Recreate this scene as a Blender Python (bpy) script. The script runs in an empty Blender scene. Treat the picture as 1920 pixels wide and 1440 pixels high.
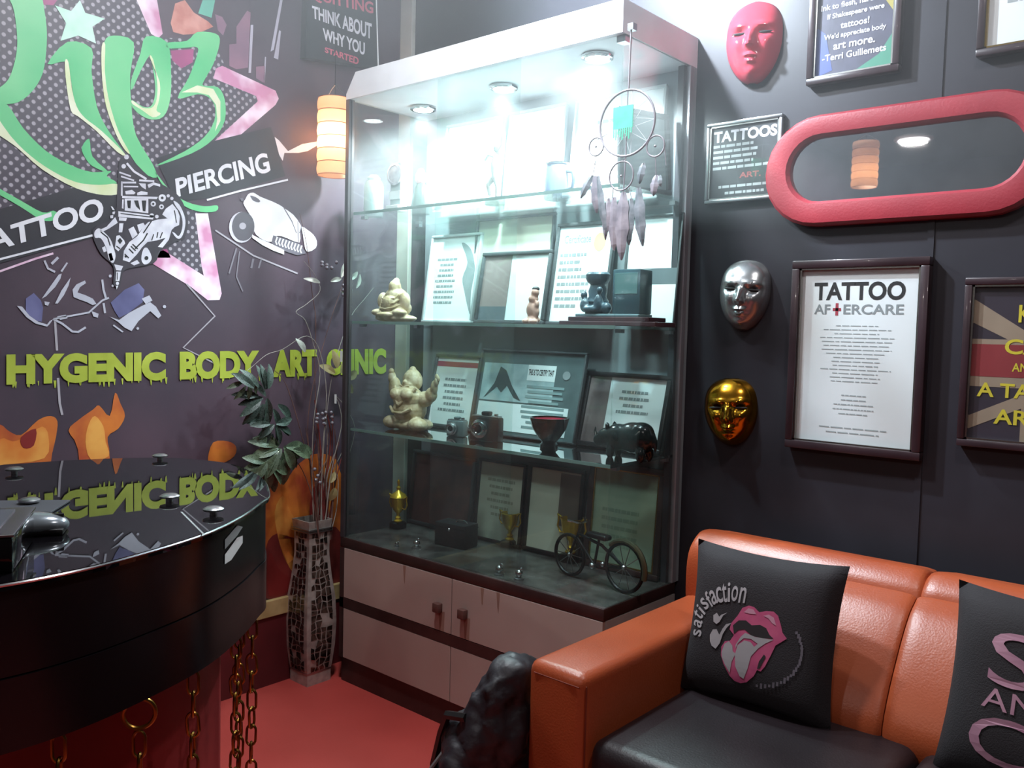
import bpy, bmesh, math, random
from mathutils import Vector, Matrix
random.seed(7)
S = bpy.context.scene
C = S.collection

# ------------------------------------------------------------------ camera
CP = Vector((2.2739, -2.1104, 1.1739)); YAW, PITCH, ROLL, FPX = .7147, -.0602, .0253, 1631.6
_f = Vector((-math.sin(YAW)*math.cos(PITCH), math.cos(YAW)*math.cos(PITCH), math.sin(PITCH)))
_r = Vector((math.cos(YAW), math.sin(YAW), 0)); _u = _r.cross(_f)
RT = _r*math.cos(ROLL)+_u*math.sin(ROLL); UP = -_r*math.sin(ROLL)+_u*math.cos(ROLL); FW = _f
cam = bpy.data.cameras.new('camera'); co = bpy.data.objects.new('camera', cam); C.objects.link(co)
cam.sensor_width = 36; cam.lens = FPX*36/1920; cam.clip_start = .05
m = Matrix((RT, UP, -FW)).transposed().to_4x4(); m.translation = CP; co.matrix_world = m
S.camera = co

# ------------------------------------------------------------------ world, lights, exposure
W = bpy.data.worlds.new('room_air'); S.world = W; W.use_nodes = True
W.node_tree.nodes['Background'].inputs[0].default_value = (.5, .5, .6, 1)
W.node_tree.nodes['Background'].inputs[1].default_value = .15
S.view_settings.view_transform = 'Standard'; S.view_settings.look = 'None'
S.view_settings.exposure = 0.0; S.view_settings.gamma = 1; S.view_settings.use_curve_mapping = False
cy = S.cycles; cy.max_bounces = 6; cy.diffuse_bounces = 3; cy.glossy_bounces = 3; cy.transmission_bounces = 2; cy.volume_bounces = 0; cy.transparent_max_bounces = 24
cy.caustics_reflective = False; cy.caustics_refractive = False
def lamp(name, kind, loc, energy, col, size=.1, target=None, spot=None, spread=None):
    l = bpy.data.lights.new(name, kind); l.energy = energy; l.color = col
    if kind == 'AREA':
        l.shape = 'DISK'; l.size = size
        if spread: l.spread = spread
    else: l.shadow_soft_size = size
    if kind == 'SPOT': l.spot_size = spot; l.spot_blend = .6
    o = bpy.data.objects.new(name, l); C.objects.link(o); o.location = loc
    d = (Vector(target)-Vector(loc)) if target else Vector((0, 0, -1))
    o.rotation_euler = d.to_track_quat('-Z', 'Y').to_euler()
    return o
CEIL = 2.5; WB0 = .03
# ceiling downlights: (x, y, power, colour)
DOWN = [(.75, -.95, 29, (.9, .95, 1.0)), (2.0, -.85, 9.5, (1, .97, .97)),
        (.45, -3.87, 14, (1, .95, .9)), (2.4, -3.4, 14, (1, .93, .9))]  # the last one is an unseen fill added for general room light
for x, y, e, c in DOWN:
    lamp('ceiling_downlight_lamp', 'AREA', (x, y, CEIL-.035), e, c, .16)
# spotlight on the ceiling turned towards the black wall above the cabinet
lamp('ceiling_spot_lamp', 'SPOT', (.80, -.555, 2.395), 190, (.72, .86, 1), .03, target=(1.02, WB0, 1.98), spot=math.radians(115))
# cabinet spotlights
SPOTS = [(.135, -.125), (.515, -.155), (.905, -.225)]
for x, y in SPOTS:
    lamp('cabinet_spot_lamp', 'SPOT', (x, y, 1.868), 46, (.84, .95, 1), .02, spot=math.radians(150))

# ------------------------------------------------------------------ projection helpers (pixels of a 1920x1440 frame)
def ray(px, py): return FW + RT*((px-960)/FPX) - UP*((py-720)/FPX)
def at(px, py, ax, val):
    d = ray(px, py); return CP + d*((val-CP[ax])/d[ax])
WA, WB = -.14, .03                       # wall planes: left wall x = WA, back wall y = WB
def onA(px, py, off=0): return at(px, py, 0, WA+off)
def onB(px, py, y=0.0): return at(px, py, 1, y)
def onZ(px, py, z): return at(px, py, 2, z)
def proj(p):
    d = Vector(p)-CP; w = d.dot(FW); return 960+FPX*d.dot(RT)/w, 720-FPX*d.dot(UP)/w
def mpp(p): return (Vector(p)-CP).dot(FW)/FPX
def xs(px, y, z, lo=-.5, hi=2.4):
    for _ in range(50):
        m_ = (lo+hi)/2
        if proj((m_, y, z))[0] < px: lo = m_
        else: hi = m_
    return (lo+hi)/2
def zs(py, x, y, lo=0, hi=2.4):
    for _ in range(50):
        m_ = (lo+hi)/2
        if proj((x, y, m_))[1] > py: lo = m_
        else: hi = m_
    return (lo+hi)/2

# ------------------------------------------------------------------ materials
def lin(c):
    if isinstance(c, str): c = tuple(int(c[i:i+2], 16)/255 for i in (0, 2, 4))
    return tuple((v/12.92 if v <= .04045 else ((v+.055)/1.055)**2.4) for v in c)+(1,)
MATS = {}
def M(name, col, rough=.5, metal=0, col2=None, scale=8, detail=3, bump=0, bscale=60, emit=0, coat=0, spec=.5, ramp=(.35, .65), alpha=None, trans=0):
    if name in MATS: return MATS[name]
    m = bpy.data.materials.new(name); m.use_nodes = True; nt = m.node_tree; b = nt.nodes['Principled BSDF']
    c1 = lin(col); c2 = lin(col2) if col2 else tuple(v*.86 for v in c1[:3])+(1,)
    tc = nt.nodes.new('ShaderNodeTexCoord')
    n = nt.nodes.new('ShaderNodeTexNoise'); n.inputs['Scale'].default_value = scale; n.inputs['Detail'].default_value = detail
    nt.links.new(tc.outputs['Object'], n.inputs['Vector'])
    r = nt.nodes.new('ShaderNodeValToRGB'); r.color_ramp.elements[0].position = ramp[0]; r.color_ramp.elements[1].position = ramp[1]
    r.color_ramp.elements[0].color = c2; r.color_ramp.elements[1].color = c1
    nt.links.new(n.outputs['Fac'], r.inputs['Fac']); nt.links.new(r.outputs['Color'], b.inputs['Base Color'])
    b.inputs['Roughness'].default_value = rough; b.inputs['Metallic'].default_value = metal
    b.inputs['Specular IOR Level'].default_value = spec; b.inputs['Coat Weight'].default_value = coat
    b.inputs['Coat Roughness'].default_value = .05
    if emit:
        nt.links.new(r.outputs['Color'], b.inputs['Emission Color']); b.inputs['Emission Strength'].default_value = emit
    if bump:
        n2 = nt.nodes.new('ShaderNodeTexNoise'); n2.inputs['Scale'].default_value = bscale; n2.inputs['Detail'].default_value = 4
        nt.links.new(tc.outputs['Object'], n2.inputs['Vector'])
        bp = nt.nodes.new('ShaderNodeBump'); bp.inputs['Strength'].default_value = bump; bp.inputs['Distance'].default_value = .005
        nt.links.new(n2.outputs['Fac'], bp.inputs['Height']); nt.links.new(bp.outputs['Normal'], b.inputs['Normal'])
    MATS[name] = m; return m
def glass(name, tint, milky=.03, gloss=1.0, ior=1.45, rough=0.0):
    m = bpy.data.materials.new(name); m.use_nodes = True; nt = m.node_tree; N = nt.nodes; N.clear()
    out = N.new('ShaderNodeOutputMaterial'); tr = N.new('ShaderNodeBsdfTransparent'); tr.inputs[0].default_value = lin(tint)
    df = N.new('ShaderNodeBsdfDiffuse'); df.inputs[0].default_value = (.8, .85, .85, 1)
    tl = N.new('ShaderNodeBsdfTranslucent'); tl.inputs[0].default_value = (.8, .85, .85, 1)
    ad = N.new('ShaderNodeMixShader'); ad.inputs[0].default_value = .5
    nt.links.new(df.outputs[0], ad.inputs[1]); nt.links.new(tl.outputs[0], ad.inputs[2])
    tc = N.new('ShaderNodeTexCoord'); nz = N.new('ShaderNodeTexNoise'); nz.inputs['Scale'].default_value = 5
    nt.links.new(tc.outputs['Object'], nz.inputs['Vector'])
    mu = N.new('ShaderNodeMath'); mu.operation = 'MULTIPLY'; mu.inputs[1].default_value = milky*2  # diffuse share mixed in; on the cabinet panes it imitates glare
    nt.links.new(nz.outputs['Fac'], mu.inputs[0])
    mx = N.new('ShaderNodeMixShader'); nt.links.new(mu.outputs[0], mx.inputs[0])
    nt.links.new(tr.outputs[0], mx.inputs[1]); nt.links.new(ad.outputs[0], mx.inputs[2])
    gl = N.new('ShaderNodeBsdfGlossy'); gl.inputs['Roughness'].default_value = rough; gl.inputs[0].default_value = (1, 1, 1, 1)
    fr = N.new('ShaderNodeLayerWeight'); fr.inputs[0].default_value = .5       # Schlick, the same from both sides of the sheet
    pw = N.new('ShaderNodeMath'); pw.operation = 'POWER'; pw.inputs[1].default_value = 5; nt.links.new(fr.outputs['Facing'], pw.inputs[0])
    m2 = N.new('ShaderNodeMath'); m2.operation = 'MULTIPLY_ADD'; m2.inputs[1].default_value = .9*gloss; m2.inputs[2].default_value = .02*gloss; nt.links.new(pw.outputs[0], m2.inputs[0])
    fx = N.new('ShaderNodeMixShader'); nt.links.new(m2.outputs[0], fx.inputs[0])
    nt.links.new(mx.outputs[0], fx.inputs[1]); nt.links.new(gl.outputs[0], fx.inputs[2])
    nt.links.new(fx.outputs[0], out.inputs[0]); MATS[name] = m; return m

# ------------------------------------------------------------------ object helpers
ORIG = {}
def tag(o, label=None, cat=None, group=None, kind=None):
    if label: o['label'] = label
    if cat: o['category'] = cat
    if group: o['group'] = group
    if kind: o['kind'] = kind
    return o
def thing(name, label, cat, loc=(0, 0, 0), rot=(0, 0, 0), group=None, local=False, kind=None):
    o = bpy.data.objects.new(name, None); C.objects.link(o); o.location = loc; o.rotation_euler = rot
    o.empty_display_size = .05
    ORIG[o.name] = Vector((0, 0, 0)) if local else Vector(loc)
    return tag(o, label, cat, group, kind)
class MB:
    def __init__(s): s.bm = bmesh.new()
    def box(s, x0, x1, y0, y1, z0, z1, bev=0, seg=2):
        b = bmesh.new()
        vs = [b.verts.new(p) for p in ((x0,y0,z0),(x1,y0,z0),(x1,y1,z0),(x0,y1,z0),(x0,y0,z1),(x1,y0,z1),(x1,y1,z1),(x0,y1,z1))]
        for f in ((3,2,1,0),(4,5,6,7),(0,1,5,4),(1,2,6,5),(2,3,7,6),(3,0,4,7)): b.faces.new([vs[i] for i in f])
        if bev: bmesh.ops.bevel(b, geom=b.edges[:], offset=bev, segments=seg, profile=.5, affect='EDGES')
        return s._merge(b)
    def _merge(s, b, mat=None):
        if mat is not None: bmesh.ops.transform(b, matrix=mat, verts=b.verts)
        me = bpy.data.meshes.new('tmp'); b.to_mesh(me); b.free(); s.bm.from_mesh(me); bpy.data.meshes.remove(me); return s
    def poly(s, pts):
        vs = [s.bm.verts.new(p) for p in pts]
        try: s.bm.faces.new(vs)
        except ValueError: pass
        return s
    def prism(s, pts, ext):
        e = Vector(ext); n = len(pts); a = [s.bm.verts.new(Vector(p)) for p in pts]; b = [s.bm.verts.new(Vector(p)+e) for p in pts]
        s.bm.faces.new(a); s.bm.faces.new(b[::-1])
        for i in range(n): s.bm.faces.new((a[i], b[i], b[(i+1) % n], a[(i+1) % n]))
        return s
    def tube(s, pts, r, n=8, closed=False, cap=True):
        pts = [Vector(p) for p in pts]; k = len(pts); R = r if isinstance(r, (list, tuple)) else [r]*k
        rings = []; ref = None
        for i, p in enumerate(pts):
            if closed: t = pts[(i+1) % k]-pts[i-1]
            else: t = pts[min(i+1, k-1)]-pts[max(i-1, 0)]
            if t.length < 1e-9: t = Vector((0, 0, 1))
            t.normalize()
            if ref is None: ref = t.orthogonal().normalized()
            ref = (ref-t*ref.dot(t));  ref = ref.normalized() if ref.length > 1e-6 else t.orthogonal().normalized()
            q = t.cross(ref)
            rings.append([s.bm.verts.new(p+(ref*math.cos(a)+q*math.sin(a))*R[i]) for a in [2*math.pi*j/n for j in range(n)]])
        for i in range(k if closed else k-1):
            A, B = rings[i], rings[(i+1) % k]
            for j in range(n): s.bm.faces.new((A[j], A[(j+1) % n], B[(j+1) % n], B[j]))
        if cap and not closed: s.bm.faces.new(rings[0][::-1]); s.bm.faces.new(rings[-1])
        return s
    def lathe(s, prof, c=(0, 0, 0), n=24, sx=1, sy=1, square=0):
        c = Vector(c); rings = []
        for r, z in prof:
            if r < 1e-6: rings.append([s.bm.verts.new(c+Vector((0, 0, z)))]); continue
            ring = []
            for j in range(n):
                a = 2*math.pi*j/n; k = 1
                if square: k = 1+(1/max(abs(math.cos(a)), abs(math.sin(a)))-1)*square
                ring.append(s.bm.verts.new(c+Vector((r*k*math.cos(a)*sx, r*k*math.sin(a)*sy, z))))
            rings.append(ring)
        for A, B in zip(rings, rings[1:]):
            if len(A) == 1 and len(B) == 1: continue
            for j in range(n):
                q = (j+1) % n
                if len(A) == 1: s.bm.faces.new((A[0], B[q], B[j]))
                elif len(B) == 1: s.bm.faces.new((A[j], A[q], B[0]))
                else: s.bm.faces.new((A[j], A[q], B[q], B[j]))
        if len(rings[0]) > 1: s.bm.faces.new(rings[0][::-1])
        if len(rings[-1]) > 1: s.bm.faces.new(rings[-1])
        return s
    def ball(s, c, r, seg=14, rot=None):
        b = bmesh.new(); bmesh.ops.create_uvsphere(b, u_segments=seg, v_segments=max(6, seg*2//3), radius=1)
        r = r if isinstance(r, (tuple, list)) else (r, r, r)
        m = Matrix.Translation(Vector(c)) @ (rot.to_matrix().to_4x4() if rot else Matrix()) @ Matrix.Diagonal((*r, 1))
        return s._merge(b, m)
    def ring(s, c, R, r, ax='y', n=28, k=8, sx=1, sz=1):
        pts = []
        for i in range(n):
            a = 2*math.pi*i/n; u, v = R*math.cos(a)*sx, R*math.sin(a)*sz
            pts.append(Vector(c)+Vector({'y': (u, 0, v), 'z': (u, v, 0), 'x': (0, u, v)}[ax]))
        return s.tube(pts, r, k, closed=True)
    def build(s, name, mat, parent=None, smooth=False, label=None, local=None, subdiv=0, kind=None):
        if parent is not None:
            off = ORIG[parent.name]
            if off.length > 0: bmesh.ops.translate(s.bm, verts=s.bm.verts, vec=-off)
        bmesh.ops.recalc_face_normals(s.bm, faces=s.bm.faces)
        me = bpy.data.meshes.new(name); s.bm.to_mesh(me); s.bm.free()
        if mat: me.materials.append(mat)
        if smooth:
            me.shade_smooth(); me.set_sharp_from_angle(angle=math.radians(38))
        o = bpy.data.objects.new(name, me); C.objects.link(o)
        if parent is not None: o.parent = parent; ORIG[o.name] = ORIG[parent.name]
        else: ORIG[o.name] = Vector((0, 0, 0))
        if label: o['label'] = label
        if kind: o['kind'] = kind
        if subdiv:
            md = o.modifiers.new('subdivision', 'SUBSURF'); md.levels = subdiv; md.render_levels = subdiv
        return o
def share(o, parent, loc=None, rot=None, name=None):          # a linked copy of a part
    c = o.copy(); C.objects.link(c); c.parent = parent
    if name: c.name = name
    if loc is not None: c.location = loc
    if rot is not None: c.rotation_euler = rot
    ORIG[c.name] = ORIG[parent.name]
    return c
def top(o, label, cat, group=None): return tag(o, label, cat, group)
# base a single-mesh thing on its own origin
def struct(name, mb, mat, smooth=False):
    o = mb.build(name, mat, smooth=smooth); o['kind'] = 'structure'; return o

TXT = {}
def text_geo(s, bold=0.0):
    key = (s, bold)
    if key in TXT: return TXT[key]
    c = bpy.data.curves.new('t', 'FONT'); c.body = s; c.offset = bold; c.resolution_u = 4
    o = bpy.data.objects.new('t', c); C.objects.link(o)
    bpy.context.view_layer.update()
    me = bpy.data.meshes.new_from_object(o.evaluated_get(bpy.context.evaluated_depsgraph_get()))
    vs = [Vector((v.co.x, v.co.y)) for v in me.vertices]; fs = [tuple(p.vertices) for p in me.polygons]
    bpy.data.objects.remove(o); bpy.data.curves.remove(c); bpy.data.meshes.remove(me)
    x0 = min(v.x for v in vs); x1 = max(v.x for v in vs); y0 = min(v.y for v in vs); y1 = max(v.y for v in vs)
    g = ([((v.x-x0)/(x1-x0), (v.y-y0)/(y1-y0)) for v in vs], fs, (x1-x0)/(y1-y0)); TXT[key] = g; return g
def text_mb(s, fn, bold=0.0, mb=None):
    mb = mb or MB(); vs, fs, asp = text_geo(s, bold)
    V = [mb.bm.verts.new(fn(u, v)) for u, v in vs]
    for f in fs:
        try: mb.bm.faces.new([V[i] for i in f])
        except ValueError: pass
    return mb
def quad(bl, br, tr, tl):
    bl, br, tr, tl = map(Vector, (bl, br, tr, tl))
    return lambda u, v: (bl*(1-u)+br*u)*(1-v)+(tl*(1-u)+tr*u)*v

# shared materials
BLACK = M('black_satin', '161214', .35, spec=.4)
BLACKG = M('black_gloss', '0c0a0c', .06, coat=.6)
WHITE = M('white_laminate', 'eceef2', .35)
PAPER = M('white_paper', 'e8ecec', .6, scale=3, col2='dfe4e6')
CREAM = M('cream_paper', 'dedac8', .6, scale=3)
INK = M('black_ink', '1c1a1c', .6)
GREYINK = M('grey_ink', '8a9092', .7)
CHROME = M('chrome', 'd8dadc', .12, 1)
SILVER = M('silver', 'b9babd', .28, 1)
GOLD = M('gold_metal', 'f4c848', .22, .65, col2='e0b030')
BRASS = M('brass_chain', 'a9823f', .3, 1, col2='6e4c22')
DKWOOD = M('dark_brown_wood', '3a2422', .4, col2='2b1a19', scale=14)
GLASS = glass('clear_glass', 'fafefd', .012)
PANE = glass('glare_glass', 'f6fbfa', .022)  # milky share put into the panes to imitate glare around the cabinet
SHELFG = glass('pale_glass', 'eef7f5', .03)
SMOKE = glass('smoked_glass', 'f4f8f8', .015, 2.5)
DARKSH = glass('dark_glass', 'ecf0f0', .012, 5)
FRAMEGL = glass('picture_glass', 'ffffff', .008)

# ================================================================== the room
FLOORM = M('red_floor', 'b0403a', .55, col2='a43a34', scale=2.5, bump=.05, bscale=200)
struct('floor', MB().box(-.3, 3.8, -4.9, .2, -.05, 0), FLOORM)
CEILM = M('ceiling_paint', '3c3a40', .8)
struct('ceiling', MB().box(-.3, 3.8, -4.9, .2, CEIL, CEIL+.05), CEILM)
WBM = M('black_wall_paint', '302e35', .42, col2='2a282e', scale=5, spec=.45)
struct('wall_back', MB().box(-.3, 3.8, WB, WB+.08, 0, CEIL), WBM)
WAM = M('plum_print', '57434f', .45, col2='3b323d', scale=2.2, detail=6, ramp=(.3, .7))
struct('wall_left', MB().box(WA-.08, WA, -4.9, WB, 0, CEIL), WAM)
DARKW = M('dark_wall_paint', '2e2a2e', .6)
struct('wall_right', MB().box(3.7, 3.8, -4.9, WB, 0, CEIL), DARKW)
struct('wall_front', MB().box(-.2, 3.8, -4.9, -4.8, 0, CEIL), DARKW)
DADO = M('red_board', '5e1a1e', .5, col2='4a1418', scale=4)
struct('baseboard_left', MB().box(WA, WA+.012, -4.8, -.01, 0, .228), DADO)
PINE = M('pine_trim', 'b39a6c', .5, col2='9c8256', scale=20)
struct('trim_1', MB().box(WA, WA+.018, -4.8, -.01, .228, .282, .002), PINE)
TRIMM = M('pale_trim', 'c9c6bc', .5, col2='b7b4aa')
struct('trim_2', MB().box(WA, WA+.062, WB-.018, WB, .01, CEIL, .002), TRIMM)
struct('trim_3', MB().box(1.668, 1.682, WB-.003, WB, 0, CEIL), WBM)
LENS = M('lit_lens', 'ffffff', .4, emit=14)
for i, (x, y, e, c) in enumerate(DOWN):
    d = thing('ceiling_light', ['round ceiling downlight above the glass cabinet', 'round ceiling downlight above the sofa', 'round ceiling downlight far behind over the left wall', 'added fill downlight, unseen, far behind on the right'][i], 'ceiling light', (x, y, CEIL), group='ceiling downlights')
    MB().ring((x, y, CEIL-.012), .105, .014, 'z').build('trim_ring', WHITE, d, True)
    MB().lathe([(.0, -.012), (.098, -.012), (.098, -.001), (0, -.001)], (x, y, CEIL), 28).build('lens', LENS, d)

sp = thing('ceiling_spotlight', 'white can spotlight on the ceiling in front of the cabinet', 'spotlight', (.80, -.58, CEIL))
MB().lathe([(0, -.02), (.04, -.02), (.04, 0), (0, 0)], (.80, -.58, CEIL), 20).build('mount', WHITE, sp, True)
MB().tube([(.80, -.58, CEIL-.02), (.80, -.58, CEIL-.06)], .008).build('stem', SILVER, sp)
d_ = (Vector((1.02, WB, 1.98))-Vector((.80, -.555, 2.395))).normalized(); a_ = Vector((.80, -.555, 2.395))
MB().tube([a_-d_*.10, a_-d_*.085, a_-d_*.012], [.02, .036, .04], 20).build('can', WHITE, sp, True)
MB().tube([a_-d_*.0118, a_-d_*.010], .034, 20).build('lens', LENS, sp)

# ================================================================== printed mural on the left wall
mur = thing('wall_mural', 'graffiti mural with green lettering, tattoo machines and flames on left wall', 'mural', (WA, -1.0, .3))
LAY = [0.0]
def mpoly(name, pts, mat, lay, parent=None, ext=False):
    polys = pts if isinstance(pts[0], list) else [pts]
    if name.startswith('flame'): polys = [smooth_poly(q, 3) for q in polys]
    for pp in polys: o = MB().poly([onA(x, y, .0006+lay*.0005) for x, y in pp]).build(name, mat, parent or mur)
    return o
def z1(*p): return [(x/3, y/3) for x, y in p]
def z2(*p): return [(x*.39583, y*.39583+400) for x, y in p]
def line(pts, w):                                   # a polyline of constant pixel width
    out = []; k = len(pts)
    L, Rr = [], []
    for i in range(k):
        a = Vector(pts[max(i-1, 0)]); b = Vector(pts[min(i+1, k-1)]); t = (b-a).normalized(); n = Vector((-t.y, t.x))*w/2
        p = Vector(pts[i]); L.append(tuple(p+n)); Rr.append(tuple(p-n))
    return L+Rr[::-1]
def smooth_poly(pts, n=4):                          # closed Catmull-Rom
    out = []; k = len(pts)
    for i in range(k):
        p0, p1, p2, p3 = [Vector(pts[(i+j) % k]) for j in (-1, 0, 1, 2)]
        for s in range(n):
            t = s/n
            out.append(tuple(.5*((2*p1)+(p2-p0)*t+(2*p0-5*p1+4*p2-p3)*t*t+(-p0+3*p1-3*p2+p3)*t**3)))
    return out
# dotted panel (flat halftone print)
def dots_mat():
    m = bpy.data.materials.new('halftone_print'); m.use_nodes = True; nt = m.node_tree; N = nt.nodes; b = N['Principled BSDF']
    tc = N.new('ShaderNodeTexCoord'); mp = N.new('ShaderNodeMapping'); nt.links.new(tc.outputs['Object'], mp.inputs[0])
    mp.inputs['Rotation'].default_value = (math.radians(45), 0, 0); mp.inputs['Scale'].default_value = (1, 52, 52)
    fr = N.new('ShaderNodeVectorMath'); fr.operation = 'FRACTION'; nt.links.new(mp.outputs[0], fr.inputs[0])
    sb = N.new('ShaderNodeVectorMath'); sb.operation = 'SUBTRACT'; sb.inputs[1].default_value = (.5, .5, .5); nt.links.new(fr.outputs[0], sb.inputs[0])
    ml = N.new('ShaderNodeVectorMath'); ml.operation = 'MULTIPLY'; ml.inputs[1].default_value = (0, 1, 1); nt.links.new(sb.outputs[0], ml.inputs[0])
    ln = N.new('ShaderNodeVectorMath'); ln.operation = 'LENGTH'; nt.links.new(ml.outputs[0], ln.inputs[0])
    r = N.new('ShaderNodeValToRGB'); r.color_ramp.elements[0].position = .2; r.color_ramp.elements[1].position = .3
    r.color_ramp.elements[0].color = lin('a39ca6'); r.color_ramp.elements[1].color = lin('4a434e')
    nt.links.new(ln.outputs['Value'], r.inputs[0]); nt.links.new(r.outputs[0], b.inputs['Base Color']); b.inputs['Roughness'].default_value = .5
    return m
DOTS = dots_mat()
mpoly('halftone_panel', [[(-330, -150), (235, -150), (258, -40), (300, 70), (400, 75), (425, 130), (500, 185), (455, 215), (385, 285), (300, 315), (250, 340), (120, 372), (-60, 425), (-330, 500)],
                         [(322, 385), (368, 395), (386, 505), (345, 515), (285, 470), (318, 440)]], DOTS, 0)
PINK = M('pink_neon_print', 'c784a8', .5, col2='f0dcec', scale=9, ramp=(.42, .62))
MAG = M('magenta_print', 'a8447c', .5, col2='7d3560', scale=6)
mpoly('neon_star_outline', [z1((690, -330), (790, -330), (880, -20), (915, 190), (890, 215), (850, 190), (760, -20)),
                            z1((1215, 385), (1250, 370), (1550, 510), (1568, 555), (1550, 590), (1270, 830), (1100, 860), (1210, 790), (1450, 570), (1440, 540), (1200, 440)),
                            z2((925, 0), (985, 0), (1050, 380), (1040, 410), (985, 412), (900, 345), (725, 240), (730, 185), (775, 175), (965, 295), (955, 250))], PINK, 1)
mpoly('magenta_patches', [z1((960, 285), (1090, 275), (1085, 350), (1020, 385), (970, 340)), z1((230, -10), (330, -10), (300, 30), (240, 25)),
                          z1((870, 1410), (940, 1400), (960, 1450), (860, 1450))], MAG, 1)
# skyline and street art blocks at the top
mpoly('skyline_print', [z1((1210, 80), (1250, 95), (1275, 140), (1255, 200), (1225, 170)), z1((1330, 150), (1390, 60), (1410, 70), (1395, 380), (1330, 390)),
                        z1((1290, 250), (1335, 245), (1330, 390), (1290, 370)), z1((1440, 375), (1490, 370), (1490, 470), (1440, 440))], M('mauve_print', '8d6478', .5, col2='74566c'), 1)
mpoly('skyline_lines', [z1((1410, 140), (1425, 140), (1412, 410), (1398, 410)), z1((1575, 0), (1590, 0), (1540, 280), (1522, 290)), z1((1570, 170), (1580, 175), (1565, 335), (1540, 325)),
                        z1((1490, 320), (1497, 320), (1490, 460), (1483, 460))], M('pale_mauve_print', 'b9b3c2', .5), 1)
mpoly('salmon_block', [z1((985, 20), (1040, 0), (1090, 70), (1170, 120), (1200, 150), (1110, 190), (1030, 195), (975, 180), (960, 130))], M('salmon_print', 'cf9186', .5, col2='b86f62', scale=20), 1)
mpoly('teal_block', [z1((1140, 0), (1210, 0), (1190, 100), (1115, 75))], M('teal_print', '63b09a', .5), 1)
# the green lettering: white edging first, green strokes above it
EDGE = M('cream_print', 'e6e6d2', .5, col2='cfd9a8', scale=9)
GREEN = M('green_print', '4fb878', .45, col2='7fce92', scale=3.5)
R_stem = z1((-560, -220), (-430, -260), (-380, 0), (-390, 400), (-420, 800), (-470, 1120), (-600, 1160), (-550, 800), (-530, 400), (-545, 0))
R_bowl = z1((-480, 60), (-300, -150), (-60, -230), (120, -190), (215, -90), (250, 60), (264, 200), (250, 370), (210, 475), (130, 560), (40, 585), (-120, 560), (-260, 500), (-240, 450), (-60, 505), (15, 480), (60, 420), (92, 300), (95, 190), (70, 30), (0, -60), (-110, -90), (-240, -20), (-400, 170))
R_leg = z1((-230, 470), (-60, 560), (40, 588), (130, 720), (260, 850), (400, 930), (520, 968), (625, 962), (600, 990), (658, 1030), (560, 1045), (430, 1032), (300, 972), (170, 882), (60, 772), (-60, 660), (-220, 520))
R_leg_e = z1((-160, 540), (-60, 600), (60, 765), (170, 875), (300, 965), (430, 1025), (560, 1040), (660, 1035), (675, 1085), (590, 1098), (430, 1060), (240, 955), (90, 825), (-60, 720), (-180, 590))
R_tail = z1((-330, 880), (-150, 975), (0, 1062), (120, 1130), (240, 1195), (300, 1185), (330, 1210), (300, 1240), (230, 1235), (110, 1160), (-60, 1065), (-320, 930))
i_stem = z1((268, 360), (380, 235), (515, 272), (515, 400), (545, 600), (610, 735), (700, 862), (650, 830), (560, 740), (470, 670), (425, 600), (395, 420), (375, 345))
i_stem_e = z1((365, 345), (385, 350), (405, 500), (432, 600), (480, 665), (570, 735), (705, 868), (660, 855), (540, 735), (440, 655), (398, 620), (372, 460))
i_tick = z1((460, 830), (502, 780), (520, 880), (610, 968), (520, 935), (478, 885))
p_stem = z1((585, 240), (640, 200), (752, 238), (732, 420), (740, 600), (765, 760), (860, 925), (880, 1000), (800, 965), (720, 850), (660, 740), (605, 560), (582, 400))
p_stem_e = z1((572, 260), (592, 250), (590, 400), (612, 560), (665, 735), (730, 860), (700, 840), (650, 750), (595, 590), (573, 420))
p_bowl = z1((738, 450), (790, 300), (822, 205), (940, 238), (962, 400), (957, 560), (920, 655), (850, 672), (780, 640), (738, 590), (742, 562), (800, 598), (845, 600), (868, 555), (872, 470), (850, 330), (838, 315), (790, 400), (742, 505))
p_bowl_e = z1((842, 320), (862, 335), (885, 470), (880, 560), (855, 605), (800, 605), (745, 565), (745, 585), (800, 620), (860, 660), (905, 640), (880, 620), (895, 560), (898, 460))
z_str = z1((940, 240), (1050, 230), (1110, 180), (1215, 190), (1236, 240), (1200, 360), (1150, 450), (1145, 482), (1225, 490), (1264, 560), (1264, 680), (1200, 782), (1080, 862), (870, 936), (1040, 850), (1150, 770), (1205, 680), (1208, 595), (1170, 545), (1110, 530), (1000, 552), (1060, 440), (1112, 300), (1105, 265), (1050, 268), (950, 272))
z_edge = z1((1020, 520), (1110, 480), (1200, 500), (1240, 570), (1240, 680), (1210, 740), (1222, 670), (1215, 590), (1175, 535), (1110, 520))
z_tail = z1((868, 960), (960, 1075), (1050, 1135), (1150, 1160), (1222, 1155), (1215, 1188), (1130, 1192), (1030, 1155), (930, 1062))
star = z1((310, 30), (400, 62), (450, 0), (480, 72), (590, 105), (520, 150), (540, 245), (440, 200), (340, 230), (372, 130))
mpoly('lettering_edge', [smooth_poly(q, 3) for q in (R_leg_e, i_stem_e, p_stem_e, p_bowl_e)], EDGE, 4)
mpoly('green_lettering', [smooth_poly(q, 3) for q in (R_stem, R_bowl, R_leg, R_tail, i_stem, i_tick, p_stem, p_bowl, z_str, z_tail)], GREEN, 3)
mpoly('lettering_edge', [z_edge], EDGE, 4)
mpoly('star_dot', [star], M('pale_mint_print', 'd3ece2', .5, col2='b4e0cc', scale=10), 3)
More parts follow.
